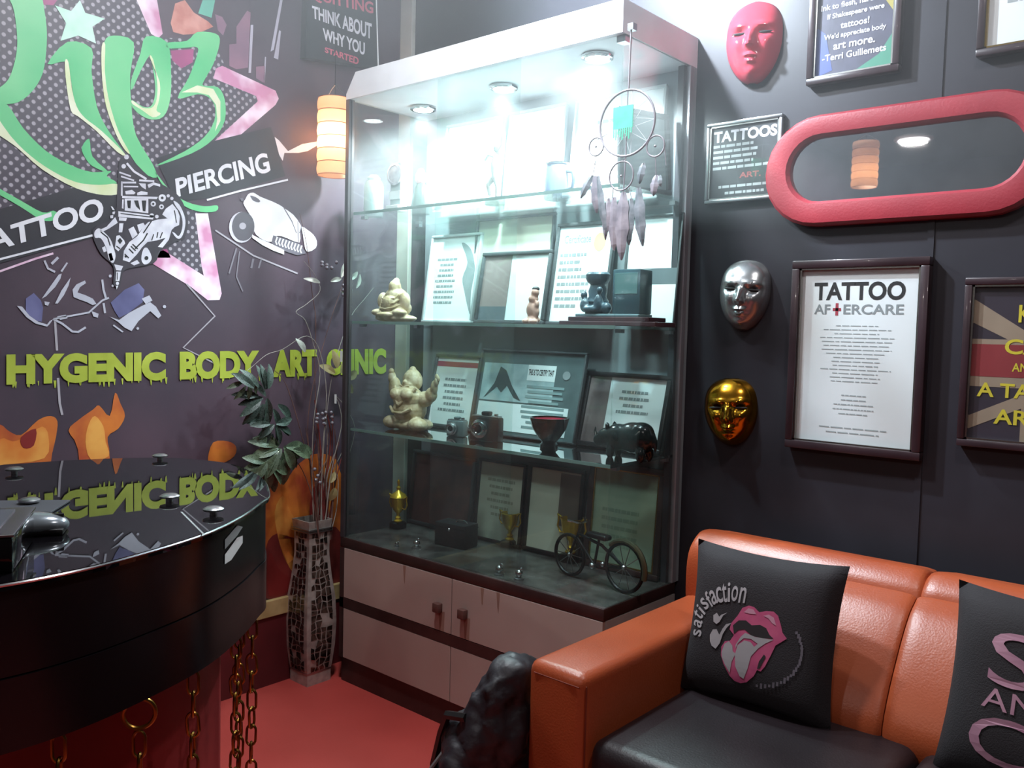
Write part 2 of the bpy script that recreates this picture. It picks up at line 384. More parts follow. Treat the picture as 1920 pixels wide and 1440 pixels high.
# sign bands with TATTOO and PIERCING
BAND = M('dark_band_print', '35333a', .5)
mpoly('sign_band', [[(-150, 438), (0, 392), (172, 342), (228, 352), (212, 435), (150, 452), (-150, 535)], [(292, 298), (345, 278), (508, 238), (535, 330), (388, 372), (330, 378)]], BAND, 2)
WP = M('white_print', 'e8e6ee', .5)
def mtext(s, bl, br, tr, tl, mat, lay, bold=.02, name='lettering'):
    q = [onA(x, y, .0006+lay*.0005) for x, y in (bl, br, tr, tl)]
    return text_mb(s, quad(*q), bold).build(name, mat, mur)
mtext('TATTOO', (-62, 486), (197, 410), (190, 368), (-66, 448), WP, 5, .03, 'tattoo_lettering')
mtext('PIERCING', (332, 370), (508, 322), (500, 285), (328, 335), WP, 5, .03, 'piercing_lettering')
mpoly('band_underline', [line([(-140, 524), (0, 486), (178, 440)], 4), line([(388, 375), (450, 358), (540, 337)], 3.5)], WP, 5)
# tattoo machine line art
DK = M('line_art_black', '1b181c', .5)
def z3(*p): return [(160+x*.19436, 270+y*.19436) for x, y in p]
def z4(*p): return [(400+x*.125, 340+y*.125) for x, y in p]
def z5(*p): return [(x/6, 460+y/6) for x, y in p]
def circ(x, y, r, f, n=12): return f(*[(x+r*math.cos(6.28319*i/n), y+r*math.sin(6.28319*i/n)) for i in range(n)])
LW = M('line_art_white', 'd9d7e0', .5, col2='c3c0cc', scale=30)
mpoly('machine_shadow_print', [smooth_poly(z3((330, 150), (440, 150), (620, 320), (760, 400), (900, 500), (990, 700), (960, 900), (850, 950), (720, 1040), (660, 1150), (420, 1200), (360, 1250), (330, 1380), (270, 1350), (270, 1180), (150, 1060), (70, 880), (110, 790), (280, 700), (310, 400)), 3)], M('grey_shadow_print', '3b353e', .5), 6)
white = [circ(397, 125, 24, z3), circ(370, 215, 22, z3), line(z3((400, 185), (470, 265), (590, 338)), 4), line(z3((328, 272), (440, 312)), 3), line(z3((345, 312), (470, 352)), 3), line(z3((355, 372), (490, 372)), 3.4), line(z3((520, 350), (665, 360)), 3.6), z3((515, 378), (582, 382), (585, 440), (545, 415)), line(z3((352, 360), (352, 500)), 3),
  line(z3((370, 410), (510, 412)), 2.6), z3((385, 455), (450, 442), (485, 470), (470, 485), (390, 486)), z3((500, 470), (540, 455), (600, 465), (600, 490), (500, 495)), z3((355, 500), (700, 510), (690, 532), (355, 522)), z3((380, 528), (608, 528), (608, 668), (380, 642)), z3((318, 648), (662, 690), (652, 728), (318, 702)), z3((355, 535), (372, 535), (368, 625), (352, 620)),
  z3((325, 706), (402, 714), (392, 742), (325, 738)), z3((328, 765), (368, 765), (356, 852), (322, 852)), z3((288, 705), (312, 760), (230, 815), (150, 855), (128, 832), (205, 798)), smooth_poly(z3((88, 850), (130, 812), (180, 850), (240, 915), (272, 1000), (292, 1080), (268, 1148), (228, 1110), (200, 1000), (150, 910), (95, 905)), 3),
  z3((160, 1000), (190, 985), (205, 1035), (178, 1045)), z3((222, 1060), (252, 1050), (272, 1120), (240, 1132)), z3((245, 600), (262, 605), (285, 640), (262, 635)), z3((262, 655), (288, 650), (282, 678), (262, 678)), z3((238, 690), (270, 684), (268, 715), (242, 718)), z3((415, 822), (465, 795), (505, 872), (455, 915)), z3((500, 780), (560, 760), (575, 785), (520, 850)),
  z3((560, 800), (605, 755), (700, 728), (792, 718), (742, 680), (775, 625), (840, 578), (890, 640), (912, 700), (905, 782), (860, 802), (832, 830), (805, 925), (745, 1000), (700, 992), (775, 905), (690, 930), (600, 945), (545, 1000), (500, 1062), (425, 1140), (362, 1120), (372, 1030), (425, 945), (500, 890)),
  smooth_poly(z3((850, 548), (905, 582), (952, 680), (966, 760), (950, 850), (920, 908), (880, 908), (838, 850), (862, 858), (898, 888), (928, 840), (938, 750), (915, 660), (875, 605)), 3), circ(742, 520, 36, z3), circ(655, 578, 26, z3), circ(735, 606, 24, z3), circ(640, 690, 22, z3), circ(690, 700, 18, z3), circ(800, 500, 16, z3), circ(835, 525, 16, z3),
  z3((600, 392), (660, 370), (722, 388), (722, 412), (660, 395), (612, 425)), smooth_poly(z3((560, 1015), (600, 1005), (640, 1090), (620, 1142), (570, 1162), (540, 1110)), 3), z3((435, 1150), (500, 1118), (525, 1150), (470, 1172)), z3((278, 1160), (365, 1178), (345, 1222), (298, 1218)), z3((298, 1230), (344, 1230), (328, 1322), (292, 1322)), circ(310, 1345, 16, z3, 8), z3((298, 1370), (318, 1365), (302, 1405)),
  z3((300, 885), (330, 880), (375, 930), (385, 960), (318, 1035), (285, 1005))]
mpoly('tattoo_machine_print', white, LW, 7)
dl = [z3((402, 545), (440, 545), (436, 622), (410, 616)), z3((470, 545), (510, 545), (530, 640), (490, 600)), z3((545, 545), (588, 545), (580, 650), (555, 645)), line(z3((440, 985), (485, 1030)), 2.2), line(z3((455, 965), (505, 1012)), 2.2), line(z3((420, 1010), (465, 1055)), 2.2), line(z3((600, 860), (560, 930), (480, 1010)), 2.5), line(z3((660, 870), (640, 930)), 2), line(z3((700, 850), (690, 905)), 2), line(z3((745, 850), (720, 910)), 2), line(z3((640, 740), (560, 860)), 2.2),
      z3((310, 930), (335, 905), (360, 935), (335, 965)), line(z3((300, 985), (335, 1010)), 2), circ(742, 520, 14, z3, 8), circ(655, 578, 12, z3, 8), circ(735, 606, 10, z3, 8), circ(590, 1100, 20, z3, 8), line(z3((340, 670), (640, 705)), 1.6), line(z3((150, 850), (215, 900), (240, 980)), 2), line(z3((380, 1060), (420, 1100)), 2), circ(390, 1085, 12, z3, 8), line(z3((310, 1240), (308, 1310)), 1.4), line(z3((860, 640), (880, 760)), 1.6)]
mpoly('tattoo_machine_lines', dl, DK, 8)
# chrome machine on the right
mpoly('chrome_body_print', [smooth_poly(z4((450, 330), (480, 270), (520, 195), (600, 168), (700, 228), (880, 300), (1000, 358), (1060, 400), (1200, 500), (1300, 640), (1315, 690), (1300, 780), (1290, 920), (1100, 850), (960, 815), (880, 905), (760, 885), (640, 800), (600, 700), (590, 580), (510, 440)), 2), smooth_poly(z4((1325, 680), (1400, 720), (1500, 800), (1552, 900), (1535, 1000), (1410, 1060), (1365, 950), (1345, 800)), 2)], M('chrome_print', 'd9d5de', .4, col2='f4f0f8', scale=7), 3)
GUN = M('gunmetal_print', '6a636e', .5)
mpoly('chrome_lines_print', [smooth_poly(z4((555, 212), (640, 238), (702, 290), (680, 315), (600, 290), (570, 250)), 2), z4((400, 250), (440, 250), (460, 290), (420, 300)), z4((900, 810), (1290, 930), (1395, 1080), (1260, 1110), (1065, 1045), (870, 925)), line(z4((1060, 400), (1180, 600), (1250, 780)), 1.6), line(z4((1270, 600), (1280, 1100)), 1.4), line(z4((1320, 690), (1290, 780)), 1.6)], GUN, 4)
mpoly('chrome_rail_print', [z4((580, 798), (700, 860), (860, 930), (1000, 1000), (1062, 1030), (1062, 1098), (900, 1040), (740, 960), (585, 850))], WP, 5)
mpoly('chrome_teeth_print', [line(z4((960+46*i, 835+16*i), (935+46*i, 905+16*i), (955+46*i, 950+16*i)), 2.6) for i in range(9)], WP, 5)
mpoly('speaker_rim_print', [smooth_poly(z4(*[(425+190*math.cos(a), 690+232*math.sin(a)) for a in [i*.5236 for i in range(12)]]), 2)], M('rim_print', 'c7c0ca', .5), 3)
mpoly('speaker_cone_print', [smooth_poly(z4(*[(450+168*math.cos(a), 675+218*math.sin(a)) for a in [i*.5236 for i in range(12)]]), 2)], M('cone_print', '57515a', .5), 4)
mpoly('speaker_cap_print', [circ(440, 670, 52, z4)], M('cap_print', 'a8a0aa', .5), 5)
mpoly('bat_print', [z1((1545, 770), (1570, 790), (1620, 850), (1700, 810), (1790, 795), (1790, 815), (1730, 850), (1680, 860), (1600, 860), (1590, 905), (1570, 870))], WP, 2)
# splatter drawing below
mpoly('splatter_print', [z5((190, 680), (250, 690), (330, 790), (430, 860), (530, 890), (560, 850), (600, 830), (560, 885), (530, 915), (400, 880), (300, 810)), z5((470, 600), (560, 470), (660, 330), (695, 318), (680, 375), (620, 470), (520, 572)), z5((620, 655), (690, 510), (795, 360), (772, 452), (720, 560), (650, 655)), z5((680, 290), (750, 190), (765, 200), (700, 300)),
  z5((815, 500), (860, 440), (955, 395), (968, 425), (900, 470), (872, 530), (960, 560), (1045, 600), (1085, 660), (1040, 672), (980, 640), (900, 612), (828, 582)), z5((1230, 800), (1340, 840), (1450, 760), (1600, 680), (1690, 640), (1755, 690), (1815, 790), (1780, 822), (1690, 740), (1560, 850), (1480, 965), (1400, 925), (1330, 862)), z5((1595, 600), (1680, 562), (1715, 620), (1640, 662)), z5((1280, 890), (1390, 970), (1375, 980), (1270, 905)),
  line(z5((600, 830), (760, 800), (1000, 755), (1150, 620), (1225, 590)), 3.4), line(z5((1150, 385), (1165, 500), (1192, 595)), 4), line(z5((1165, 650), (1182, 762)), 4), line(z5((600, 830), (700, 880), (815, 970), (880, 975), (965, 922)), 4), z5((1030, 740), (1110, 770), (1100, 815), (1050, 800)), z5((640, 800), (740, 780), (760, 820), (680, 840)), z5((500, 630), (560, 640), (540, 680), (505, 668)), line(z5((500, 170), (540, 260), (620, 300)), 4), line(z5((580, 210), (655, 135)), 5), circ(1240, 345, 18, z5, 7), circ(1268, 455, 14, z5, 7), circ(1550, 935, 16, z5, 7), circ(1850, 690, 20, z5, 7)], M('splatter_white', 'b6b4c2', .5), 3)
mpoly('splatter_blue', [z5((290, 600), (380, 535), (460, 620), (485, 700), (470, 860), (400, 850), (290, 765)), z5((1245, 645), (1400, 500), (1560, 425), (1625, 500), (1605, 640), (1440, 765), (1340, 815), (1290, 740))], M('indigo_print', '6a6892', .5, col2='4a4870', scale=8), 2)
mpoly('pink_underline', [line(z5((-700, 520), (0, 292), (400, 150), (600, 90)), 4)], PINK, 2)
mpoly('scratch_print', [line(z2((1120, 165), (1085, 285)), 3), line(z2((1135, 180), (1120, 300), (1150, 370)), 2.5), line(z2((1200, 215), (1190, 260)), 4), line(z2((1240, 210), (1225, 260)), 3)], M('scratch_grey', '77707a', .5), 2)
# lightning lines
LL = M('line_print', 'a79fa8', .5)
mpoly('lightning_line', [line(z2((885, 335), (1018, 487), (868, 636), (1020, 712)), 3), line(z2((1020, 80), (1200, 200), (1410, 285)), 3), line(z2((260, 500), (270, 650)), 4.5), line(z2((275, 780), (283, 900), (295, 955)), 4.5)], LL, 2)
# HYGENIC BODY ART CLINIC
LIME = M('lime_print', 'a3ac3e', .5, col2='929c30', scale=12)
for s, a, b in (('HYGENIC', 12, 311), ('BODY', 337, 486), ('ART', 511, 594), ('CLINIC', 612, 724)):
    yt = lambda x: 664-11*(x-12)/712; yb = lambda x: 722-21*(x-12)/712
    mtext(s, (a, yb(a)), (b, yb(b)), (b, yt(b)), (a, yt(a)), LIME, 5, .06, 'clinic_lettering')
dr = []
random.seed(3)
for i in range(46):
    x = 16+random.random()*560
    if 312 < x < 336 or 486 < x < 511: continue
    y = 720-21*(x-12)/712; w = 2+random.random()*4; h = 3+random.random()*8; dr.append([(x, y-4), (x+w, y-4), (x+w*.7, y+h), (x+w*.4, y+h)])
mpoly('lettering_drips', dr, LIME, 4)
# flames
FLAME = M('flame_print', 'c9722c', .5, col2='8e2b24', scale=6, detail=4)
FL2 = M('flame_core_print', 'd99a4a', .5, col2='c46a2a', scale=9)
mpoly('flame', [z2((-640, 1040), (-560, 960), (-500, 1010), (-400, 900), (-350, 1000), (-250, 930), (-190, 1000), (-80, 1010), (0, 1000), (40, 1030), (100, 1050), (180, 980), (240, 960), (272, 985), (265, 1060), (240, 1190), (240, 1420), (-640, 1420)),
                z2((325, 1030), (370, 980), (440, 930), (470, 910), (520, 960), (545, 850), (570, 900), (592, 960), (560, 1020), (510, 1060), (520, 1160), (500, 1420), (400, 1420), (370, 1120)),
                z2((985, 1160), (1010, 1085), (1080, 1080), (1118, 1105), (1110, 1150), (1050, 1185), (1000, 1180)),
                [(480, 940), (505, 880), (530, 905), (560, 870), (600, 850), (640, 890), (640, 1110), (500, 1120), (498, 1000)]], FLAME, 2)
mpoly('flame_base_print', [[(498, 1030), (520, 1000), (560, 1010), (600, 990), (640, 1000), (640, 1114), (500, 1122)]], M('dark_flame_print', '7c2a26', .5, col2='5e1f20', scale=9), 3)
mpoly('flame_core', [z2((420, 1000), (450, 960), (490, 1010), (500, 1080), (515, 1150), (430, 1165), (405, 1080)), z2((0, 1070), (60, 1080), (120, 1060), (200, 1010), (230, 1060), (210, 1160), (20, 1190), (-60, 1190)),
                     [(515, 960), (530, 930), (545, 960), (560, 990), (575, 1060), (560, 1085), (535, 1050), (522, 1010)]], FL2, 3)
mpoly('flame_shadow_print', [z2((100, 1060), (170, 1020), (160, 1100), (110, 1110)), [(505, 1035), (525, 1070), (560, 1095), (505, 1118)], [(585, 920), (615, 905), (600, 1060), (580, 1020)]], M('deep_red_print', '7c2220', .5), 4)

# added haze volume imitating lens glare over the upper room
hz = bpy.data.materials.new('glare_veil'); hz.use_nodes = True; nt = hz.node_tree; nt.nodes.clear()
ou = nt.nodes.new('ShaderNodeOutputMaterial'); vs_ = nt.nodes.new('ShaderNodeVolumeScatter'); vs_.inputs['Density'].default_value = .105; vs_.inputs['Anisotropy'].default_value = .3
vs_.inputs[0].default_value = (.88, .95, 1, 1); nt.links.new(vs_.outputs[0], ou.inputs['Volume'])
hzo = MB().box(WA-.02, 3.72, -2.0, WB+.02, 1.45, CEIL+.02).build('veil', hz); hzo['kind'] = 'stuff'; tag(hzo, 'added haze hanging in the upper part of the room', 'veil')

# ================================================================== big furniture: glass cabinet
CW, CD, CH, HB = 1.056, -.334, 1.98, .486
cab = thing('display_cabinet', 'tall lit glass display cabinet with white top and beige cupboard base', 'cabinet', (.53, -.16, 0))
LAM = M('beige_laminate', 'a8948c', .5, col2='a08a82', scale=3)
MB().box(0, CW, -.322, .012, 0, .084).build('plinth', DKWOOD, cab)
MB().box(.004, CW-.004, -.318, .012, .084, .452).build('base_carcass', DKWOOD, cab)
MB().box(CW-.004, CW, -.322, .012, .084, .452).build('end_panel', M('grey_laminate', 'a39c9a', .5), cab)
MB().box(0, CW, -.334, -.322, .2525, .2855).build('middle_rail', DKWOOD, cab)
MB().box(0, .02, -.334, -.318, .084, .452).build('stile', DKWOOD, cab)
xm = onB(846, 1145, CD).x
KN = M('stained_knob', '5a3a34', .5)
STAIN = M('drip_stain', '8a6a5c', .6, col2='7d5f54')
for j, (a, b) in enumerate(((.021, xm-.0015), (xm+.0015, CW-.003))):
    d = MB().box(a, b, -.3335, -.318, .287, .4515, .001).build('cupboard_door', LAM, cab)
    kx = (onB(824, 1138, CD).x, onB(871, 1150, CD).x)[j]; kz = (onB(824, 1138, CD).z, onB(871, 1150, CD).z)[j]
    MB().box(kx-.013, kx+.013, -.353, -.3335, kz-.014, kz+.014, .003).build('knob', KN, d, True)
    mb = MB(); mb.poly([(kx-.004, -.3337, kz-.014), (kx+.022, -.3337, kz-.010), (kx+.02, -.3337, .288), (kx+.002, -.3337, .288)])
    mb.build('drip_stain', STAIN, d)
    MB().box(a, b, -.3335, -.318, .0855, .251, .001).build('drawer_front', LAM, cab)
mb = MB()
for px in (758, 905, 935):
    x = onB(px, 1060, CD).x; mb.poly([(x-.006, -.3338, .4512), (x+.007, -.3338, .4512), (x+.003, -.3338, .40+.01*math.sin(px)), (x-.001, -.3338, .405)])
mb.build('drip_stain', STAIN, cab)
GRAN = M('mottled_counter', '5b5654', .25, col2='3c3635', scale=16, detail=6)
ct = MB().box(0, CW, -.334, .012, .453, HB-.0005, .003).build('counter_edge', DKWOOD, cab, True)
MB().box(.003, CW-.003, -.331, .011, HB-.0005, HB).build('counter_surface', GRAN, cab)
BACK = M('grey_back_panel', '98a0a4', .35, col2='8e969b', scale=2)
MB().box(.012, CW, .012, .028, HB, 1.9).build('back_panel', BACK, cab)
MB().box(0, .016, -.334, -.312, HB, 1.9).build('front_post', M('dark_post', '3a3438', .4), cab)
MB().box(CW-.03, CW-.012, -.02, .012, HB, 1.9).build('rear_post', M('dark_post2', '3f3e44', .4), cab)
MB().box(CW-.012, CW+.002, -.008, .012, HB, 1.9, .001).build('rear_strip', M('aluminium_strip', 'b9b6bd', .35, .6), cab)
xa, xb = onB(812, 620, -.318).x, onB(966, 620, -.318).x
MB().box(.016, xb, -.326, -.321, HB, 1.9).build('glass_door', PANE, cab)
MB().box(xa, CW-.008, -.319, -.314, HB, 1.9).build('glass_door', PANE, cab)
MB().box(CW-.008, CW-.003, -.32, -.008, HB, 1.9).build('side_pane', PANE, cab)
MB().box(.006, .011, -.312, .012, HB, 1.9).build('side_pane', PANE, cab)
EDGEG = M('green_glass_edge', '7f9a94', .2)
for nm, z, mt in (('glass_shelf', 1.545, SHELFG), ('glass_shelf', 1.195, SMOKE), ('glass_shelf', .845, DARKSH)):
    s = MB().box(.014, CW-.012, -.308, .01, z-.008, z).build(nm, mt, cab)
    MB().box(.014, CW-.012, -.3095, -.3081, z-.0085, z+.0005).build('polished_edge', EDGEG, s)
    for x in (.02, CW-.026):
        for y in (-.27, -.03): MB().box(x-.006, x+.012, y-.008, y+.008, z-.018, z-.0085).build('shelf_bracket', SILVER, s)
# white top: the left end of the fascia is cut at a slant
pts = [(0, CD, 1.90), (CW, CD, 1.90), (CW, CD, CH), (.045, CD, CH), (.0, CD, 1.918)]
MB().prism(pts, (0, .362, 0)).build('white_top', WHITE, cab)
MB().box(CW-.03, CW-.005, CD+.02, CD+.05, 1.885, 1.9).build('glass_clip', SILVER, cab)
LENS2 = M('lit_spot_lens', 'f4fbff', .4, emit=45)
for x, y in SPOTS:
    r = MB().ring((x, y, 1.895), .036, .007, 'z', 24).build('spotlight_ring', CHROME, cab, True)
    MB().lathe([(0, -.012), (.031, -.010), (.031, 0), (0, 0)], (x, y, 1.8998), 24).build('spotlight_lens', LENS2, r)

# ================================================================== picture frames
def frame_parts(root, w, h, bw, dep, fmat, pmat, lip=None, gl=False):
    """frame in local x (width), z (height); front faces -y"""
    for k, (a, b, c_, d) in enumerate(((-w/2, w/2, 0, bw), (-w/2, w/2, h-bw, h), (-w/2, -w/2+bw, bw, h-bw), (w/2-bw, w/2, bw, h-bw))):
        MB().box(a, b, -dep, 0, c_, d, min(.003, bw*.25)).build('frame_bar', fmat, root, True)
    if lip:
        t = .004; q = bw
        mb = MB()
        for a, b, c_, d in ((-w/2+q, w/2-q, q, q+t), (-w/2+q, w/2-q, h-q-t, h-q), (-w/2+q, -w/2+q+t, q, h-q), (w/2-q-t, w/2-q, q, h-q)): mb.box(a, b, -dep*.8, -.002, c_, d)
        mb.build('inner_lip', lip, root)
    MB().box(-w/2+bw, w/2-bw, -dep*.45, -.001, bw, h-bw).build('print', pmat, root)
    if gl: MB().box(-w/2+bw, w/2-bw, -dep*.72, -dep*.68, bw, h-bw).build('picture_glass', FRAMEGL, root)
    return -dep*.45-.0005
def rect(mb, x0, x1, z0, z1, y): return mb.poly([(x0, y, z0), (x1, y, z0), (x1, y, z1), (x0, y, z1)])
def lines(root, x0, x1, z0, z1, n, y, mat, centre=True, seed=1, name='text_lines', fill=.42, words=True):
    rnd = random.Random(seed); mb = MB(); dz = (z1-z0)/n; W_ = x1-x0
    for i in range(n):
        z = z1-dz*(i+.5); wl = W_*(.55+.45*rnd.random()); a = x0+(W_-wl)/2 if centre else x0; b = a+wl
        while a < b-.002:
            e = min(b, a+W_*(.05+.12*rnd.random())) if words else b
            rect(mb, a, e, z-dz*fill/2, z+dz*fill/2, y); a = e+W_*.018
    return mb.build(name, mat, root)
def ltext(root, s, x0, x1, z0, z1, y, mat, bold=.02, name='lettering', slope=0):
    q = quad((x0, y, z0), (x1, y, z0+slope), (x1, y, z1+slope), (x0, y, z1)); return text_mb(s, q, bold).build(name, mat, root)
def lean_frame(label, zsf, pl, pr, ptop, yb, yt, bw, fmat, pmat, group, lip=None, gl=False, name='picture_frame', dep=.014):
    """a frame standing on a shelf: pixel x of its foot corners and pixel y of its top left corner"""
    x0, x1 = xs(pl, yb, zsf), xs(pr, yb, zsf); zt = zs(ptop, x0, yt); h = math.hypot(zt-zsf, yt-yb); t = math.atan2(yt-yb, zt-zsf)
    o = thing(name, label, 'picture frame', ((x0+x1)/2, yb, zsf+.0005), (-t, 0, 0), group, local=True)
    y = frame_parts(o, x1-x0, h, bw, dep, fmat, pmat, lip, gl); return o, x1-x0, h, y
def wall_frame(label, x0, x1, z0, z1, bw, dep, fmat, pmat, lip=None, name='picture_frame', group='frames on the black wall'):
    o = thing(name, label, 'picture frame', ((x0+x1)/2, WB-.0005, z0), (0, 0, 0), group, local=True)
    y = frame_parts(o, x1-x0, z1-z0, bw, dep, fmat, pmat, lip, True); return o, x1-x0, z1-z0, y
FBLK = M('black_frame', '1d1a1d', .3, coat=.3)
FDK = M('dark_frame', '4a4d50', .35, coat=.3)
FBRN = M('brown_frame', '3d2a2a', .35, coat=.3)
FPALE = M('pale_frame', 'b8bec0', .4)
GL_ = M('gold_lip', 'b79a50', .25, 1)
SL_ = M('silver_lip', 'c9c9c4', .25, 1)

# ---- top shelf
Z1, Z2, Z3, Z4 = 1.5455, 1.1955, .8455, HB
g1 = 'framed certificates in the glass cabinet'
o, w, h, y = lean_frame('plain white certificate on top shelf behind the dancing figurine', Z1, 826, 936, 238, -.03, .002, .008, FPALE, PAPER, g1)
lines(o, -w*.3, w*.3, h*.25, h*.8, 7, y, GREYINK, seed=2)
o, w, h, y = lean_frame('plain white certificate on top shelf left of the mug', Z1, 944, 1050, 214, -.03, .002, .008, FPALE, PAPER, g1)
lines(o, -w*.3, w*.3, h*.2, h*.8, 8, y, GREYINK, seed=3)
o, w, h, y = lean_frame('wide white certificate on top shelf behind the dreamcatcher', Z1, 1066, 1236, 192, -.03, .002, .008, FPALE, PAPER, g1)
lines(o, -w*.35, w*.35, h*.2, h*.8, 8, y, GREYINK, seed=4)
o = thing('picture_frame', 'narrow dark framed panel leaning at right end of top shelf', 'picture frame', (1.0, -.13, Z1+.001), (-.1, 0, math.radians(70)), g1, local=True)
frame_parts(o, .17, .22, .014, .014, FDK, M('grey_print', '9aa6ac', .5))
# award with a round badge
b = (xs(743, -.24, Z1), -.24, Z1); k = mpp(b)
aw = thing('award_plaque', 'clear award with round silver badge and white labels on top shelf', 'award', b, local=True)
MB().box(-.030, .030, -.02, .02, 0, .020, .002).build('base', PAPER, aw)
MB().box(-.024, .024, -.006, .006, .02, .155, .003).build('acrylic_block', M('acrylic', 'aebcbc', .15), aw, True)
bd = MB().lathe([(0, 0), (.034, 0), (.034, .006), (.027, .008), (.026, .006), (.012, .007), (0, .009)], (0, 0, 0), 28).build('round_badge', M('badge_silver', 'e4e0e6', .3, .3, col2='c9c2cc', scale=60), aw, True)
bd.rotation_euler = (math.radians(90), 0, 0); bd.location = (0, -.0065, .118)
MB().box(-.026, .026, -.0085, -.0063, .040, .066).build('label_plate', PAPER, aw)
# pale jar
b = (xs(700, -.2, Z1), -.2, Z1); jar = thing('glass_jar', 'pale round-topped jar at left end of top shelf', 'jar', b, local=True)
MB().lathe([(0, 0), (.03, 0), (.033, .01), (.033, .10), (.026, .118), (0, .12)], n=24).build('body', M('pale_ceramic', 'a9bcba', .2), jar, True)
MB().lathe([(0, .12), (.02, .12), (.022, .128), (.012, .138), (0, .14)], n=20).build('lid', M('pale_ceramic', '', 0), jar, True)
def blend(name, mat, parent, balls, voxel=.004, smooth=6):
    mb = MB()
    for c, r, *rot in balls: mb.ball(c, r, 16, rot[0] if rot else None)
    o = mb.build(name, mat, parent, True)
    md = o.modifiers.new('blend', 'REMESH'); md.mode = 'VOXEL'; md.voxel_size = voxel; md.use_smooth_shade = True
    ms = o.modifiers.new('soften', 'SMOOTH'); ms.factor = .5; ms.iterations = smooth
    return o
from mathutils import Euler
# figurine: pink head, dark robe
b = (xs(788, -.16, Z1), -.16, Z1); f = thing('figurine', 'small figurine with pink head and dark green robe on top shelf', 'figurine', b, local=True)
MB().lathe([(0, 0), (.036, 0), (.038, .02), (.030, .06), (.02, .09), (.014, .1), (0, .102)], n=20, sy=.7).build('robe', M('dark_green_glaze', '5d706a', .3), f, True)
blend('head', M('pink_glaze', 'c99a98', .35), f, [((0, 0, .118), (.02, .019, .024)), ((0, -.018, .116), (.005, .006, .006)), ((.016, 0, .118), .006), ((-.016, 0, .118), .006), ((0, 0, .14), (.012, .012, .008))], .003, 3)
# dancing figurine
b = (xs(928, -.19, Z1), -.19, Z1); f = thing('figurine', 'pale dancing figurine on dark stand in front of white certificates', 'figurine', b, local=True)
MB().lathe([(0, 0), (.03, 0), (.03, .008), (.022, .014), (0, .016)], n=20).build('stand', M('dark_bronze', '6f6b68', .35, .5), f, True)
mb = MB(); mb.tube([(.01, 0, .014), (.012, 0, .05), (0, 0, .085), (-.004, 0, .12), (.002, 0, .15)], [.008, .009, .013, .014, .007], 10)
mb.tube([(-.004, 0, .085), (-.03, 0, .06), (-.022, 0, .03)], [.01, .007, .005], 8); mb.tube([(0, 0, .14), (-.03, 0, .15), (-.045, 0, .135)], [.006, .005, .004], 8)
mb.tube([(0, 0, .14), (.02, 0, .17), (.022, 0, .205)], [.006, .005, .003], 8); mb.ball((.003, 0, .165), (.011, .011, .014), 12)
mb.build('figure', M('pale_resin', 'c8c2bc', .4, col2='9c958f', scale=40), f, True)
# mug
b = (xs(1043, -.17, Z1), -.17, Z1); f = thing('tankard', 'blue-grey tankard with shiny rim on top shelf', 'mug', b, local=True)
MB().lathe([(0, 0), (.034, 0), (.037, .008), (.035, .03), (.036, .085), (.033, .09), (.033, .1), (.03, .1), (.03, .02), (0, .02)], n=28).build('body', M('blue_glaze', '66788c', .25), f, True)
MB().ring((0, 0, .1), .0325, .003, 'z').build('rim', CHROME, f, True)
MB().tube([(.034, 0, .025), (.055, 0, .03), (.06, 0, .05), (.055, 0, .072), (.034, 0, .078)], .005).build('handle', M('blue_glaze', '', 0), f, True)

# ---- second shelf
o, w, h, y = lean_frame('white certificate with grey dragon drawing beside the small seated buddha', Z2, 794, 888, 444, -.045, .0, .009, FPALE, PAPER, g1)
lines(o, -w*.38, w*.1, h*.2, h*.75, 9, y, GREYINK, seed=5)
MB().poly([(p[0]*w, y, p[1]*h) for p in smooth_poly([(.1, .9), (.3, .82), (.42, .6), (.4, .35), (.44, .1), (.36, .2), (.28, .34), (.2, .5), (.26, .68)], 3)]).build('dragon_print', GREYINK, o)
o, w, h, y = lean_frame('tall cream certificate standing behind the brown and white one', Z2, 884, 1030, 412, -.02, .006, .009, FDK, CREAM, g1)
o, w, h, y = lean_frame('brown and white certificate behind the pink figurine', Z2, 892, 1022, 476, -.06, -.022, .012, FDK, PAPER, g1)
rect(MB(), -w/2+.012, -w*.06, .012, h-.012, y).build('brown_panel', M('mauve_brown_print', '8f7c7a', .5), o)
MB().poly([(-w/2+.012, y-.0004, .012), (-w*.06, y-.0004, .012), (-w*.06, y-.0004, h*.24), (-w/2+.012, y-.0004, h*.24)]).build('dark_strip_print', M('slate_print', '59636a', .5), o)
o, w, h, y = lean_frame('tall white certificate with grey text left of the dark sculpture', Z2, 1026, 1136, 422, -.05, .0, .010, FDK, PAPER, g1)
lines(o, -w*.4, w*.25, h*.15, h*.72, 8, y, GREYINK, centre=False, seed=7); ltext(o, 'Certificate', -w*.36, w*.1, h*.8, h*.88, y, GREYINK)
MB().poly([(w*(.25+.1*math.cos(a)), y, h*(.8+.09*math.sin(a))) for a in [i*.4488 for i in range(14)]]).build('seal', M('seal_print', 'c9b27e', .5), o)
o, w, h, y = lean_frame('white panel with dark middle band at right end of second shelf', Z2, 1165, 1268, 408, -.03, .002, .006, FDK, PAPER, g1)
rect(MB(), -w/2, w/2, h*.38, h*.52, y).build('band_print', M('slate_print2', '5d666b', .5), o)
